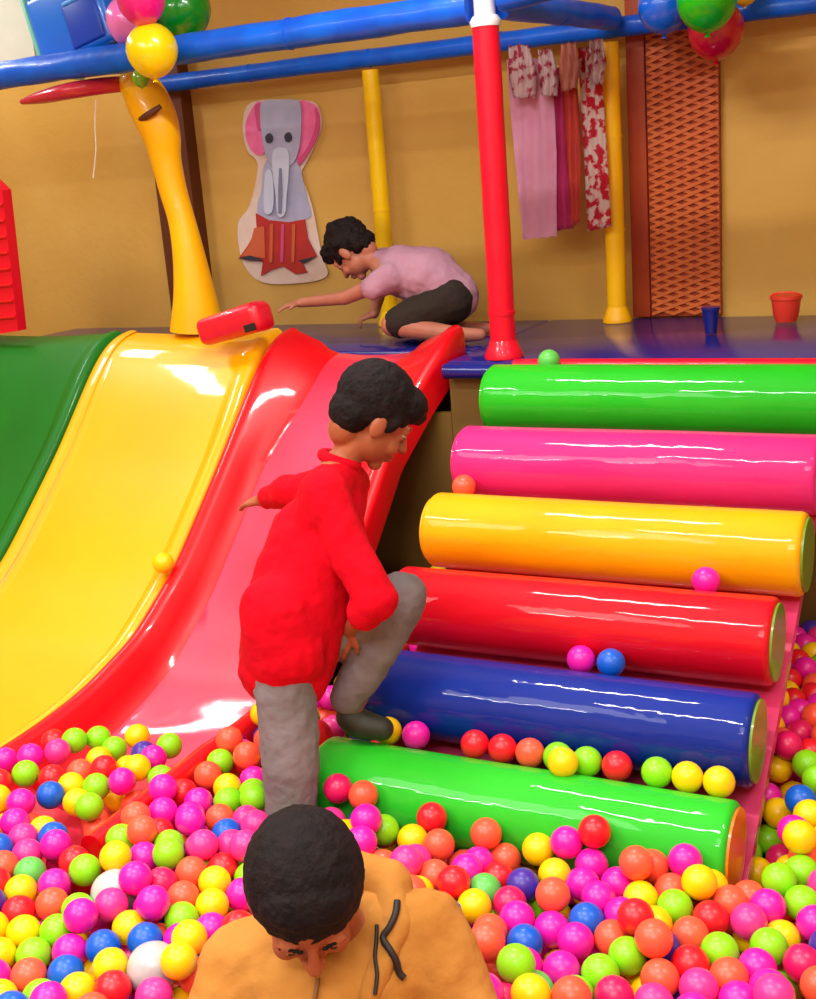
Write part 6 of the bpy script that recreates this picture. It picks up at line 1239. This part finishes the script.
for k in order: me.materials.append(BM[k])
me.polygons.foreach_set('material_index', MI); me.polygons.foreach_set('use_smooth', [True]*len(MI)); me.update()
o = bpy.data.objects.new('pit_balls', me); COL.objects.link(o); o['kind'] = 'stuff'
o['label'] = 'mass of smaller-showing coloured plastic balls filling the pit'; o['category'] = 'balls'
for i, (x, y, z, r, lab) in enumerate(WHITE):
    bm = bmesh.new(); bmesh.ops.create_icosphere(bm, subdivisions=4, radius=r)
    for v in bm.verts: v.co *= 1+.03*noise.noise(v.co*30+Vector((i, 0, 0)))
    o = from_bm('large_ball', bm, M['paleb']); o.location = (x, y, z); tag(o, lab, 'ball')

# ------------------------------------------------------------------ light and camera
def area(name, loc, size, energy, col=(1, 1, 1), rot=(0, 0, 0), shape='RECTANGLE'):
    l = bpy.data.lights.new(name, 'AREA'); l.shape = shape; l.size = size[0]; l.size_y = size[1]; l.energy = energy; l.color = col
    o = bpy.data.objects.new(name, l); COL.objects.link(o); o.location = loc; o.rotation_euler = rot; return o
LC = (1, .98, .95)
for x, y, L_, e_ in ((-.05, .62, .8, 30), (.35, -1.0, 1.0, 34), (-1.6, -.9, 1.2, 34), (2.3, -.2, 1.0, 26), (1.2, -3.0, 1.2, 34), (-1.2, -3.0, 1.2, 34)):
    area('ceiling_tube_lamp', (x, y, 3.12), (L_, .08), e_, LC)
for x, y in ((-1.0, -2.2), (1.6, -2.4)):
    area('soft_fill_panel', (x, y, 3.12), (1.8, 1.4), 46, LC)  # extra soft fill panels, added overhead to brighten the closed room
area('ceiling_square_lamp', (-2.80, .92, 3.12), (.13, .62), 22, LC)
area('ceiling_square_lamp', (-3.0, 1.80, 3.12), (.16, .5), 9, LC)
w = bpy.data.worlds.new('room_light'); SC.world = w; w.use_nodes = True
bg = w.node_tree.nodes['Background']; bg.inputs[0].default_value = (1.0, .97, .93, 1); bg.inputs[1].default_value = .9
cd = bpy.data.cameras.new('camera'); cam = bpy.data.objects.new('camera', cd); COL.objects.link(cam)
cd.sensor_fit = 'HORIZONTAL'; cd.sensor_width = 36; cd.lens = FPX/816*36; cd.clip_start = .05
Rm = Matrix((tuple(CR), tuple(CU), tuple(-CF))).transposed()
cam.matrix_world = Matrix.Translation(CAM) @ Rm.to_4x4()
SC.camera = cam
SC.view_settings.view_transform = 'Standard'; SC.view_settings.look = 'None'; SC.view_settings.exposure = 0.0; SC.view_settings.gamma = 1
SC.view_settings.use_curve_mapping = False
SC.cycles.max_bounces = 8; SC.cycles.diffuse_bounces = 4; SC.cycles.use_denoising = True
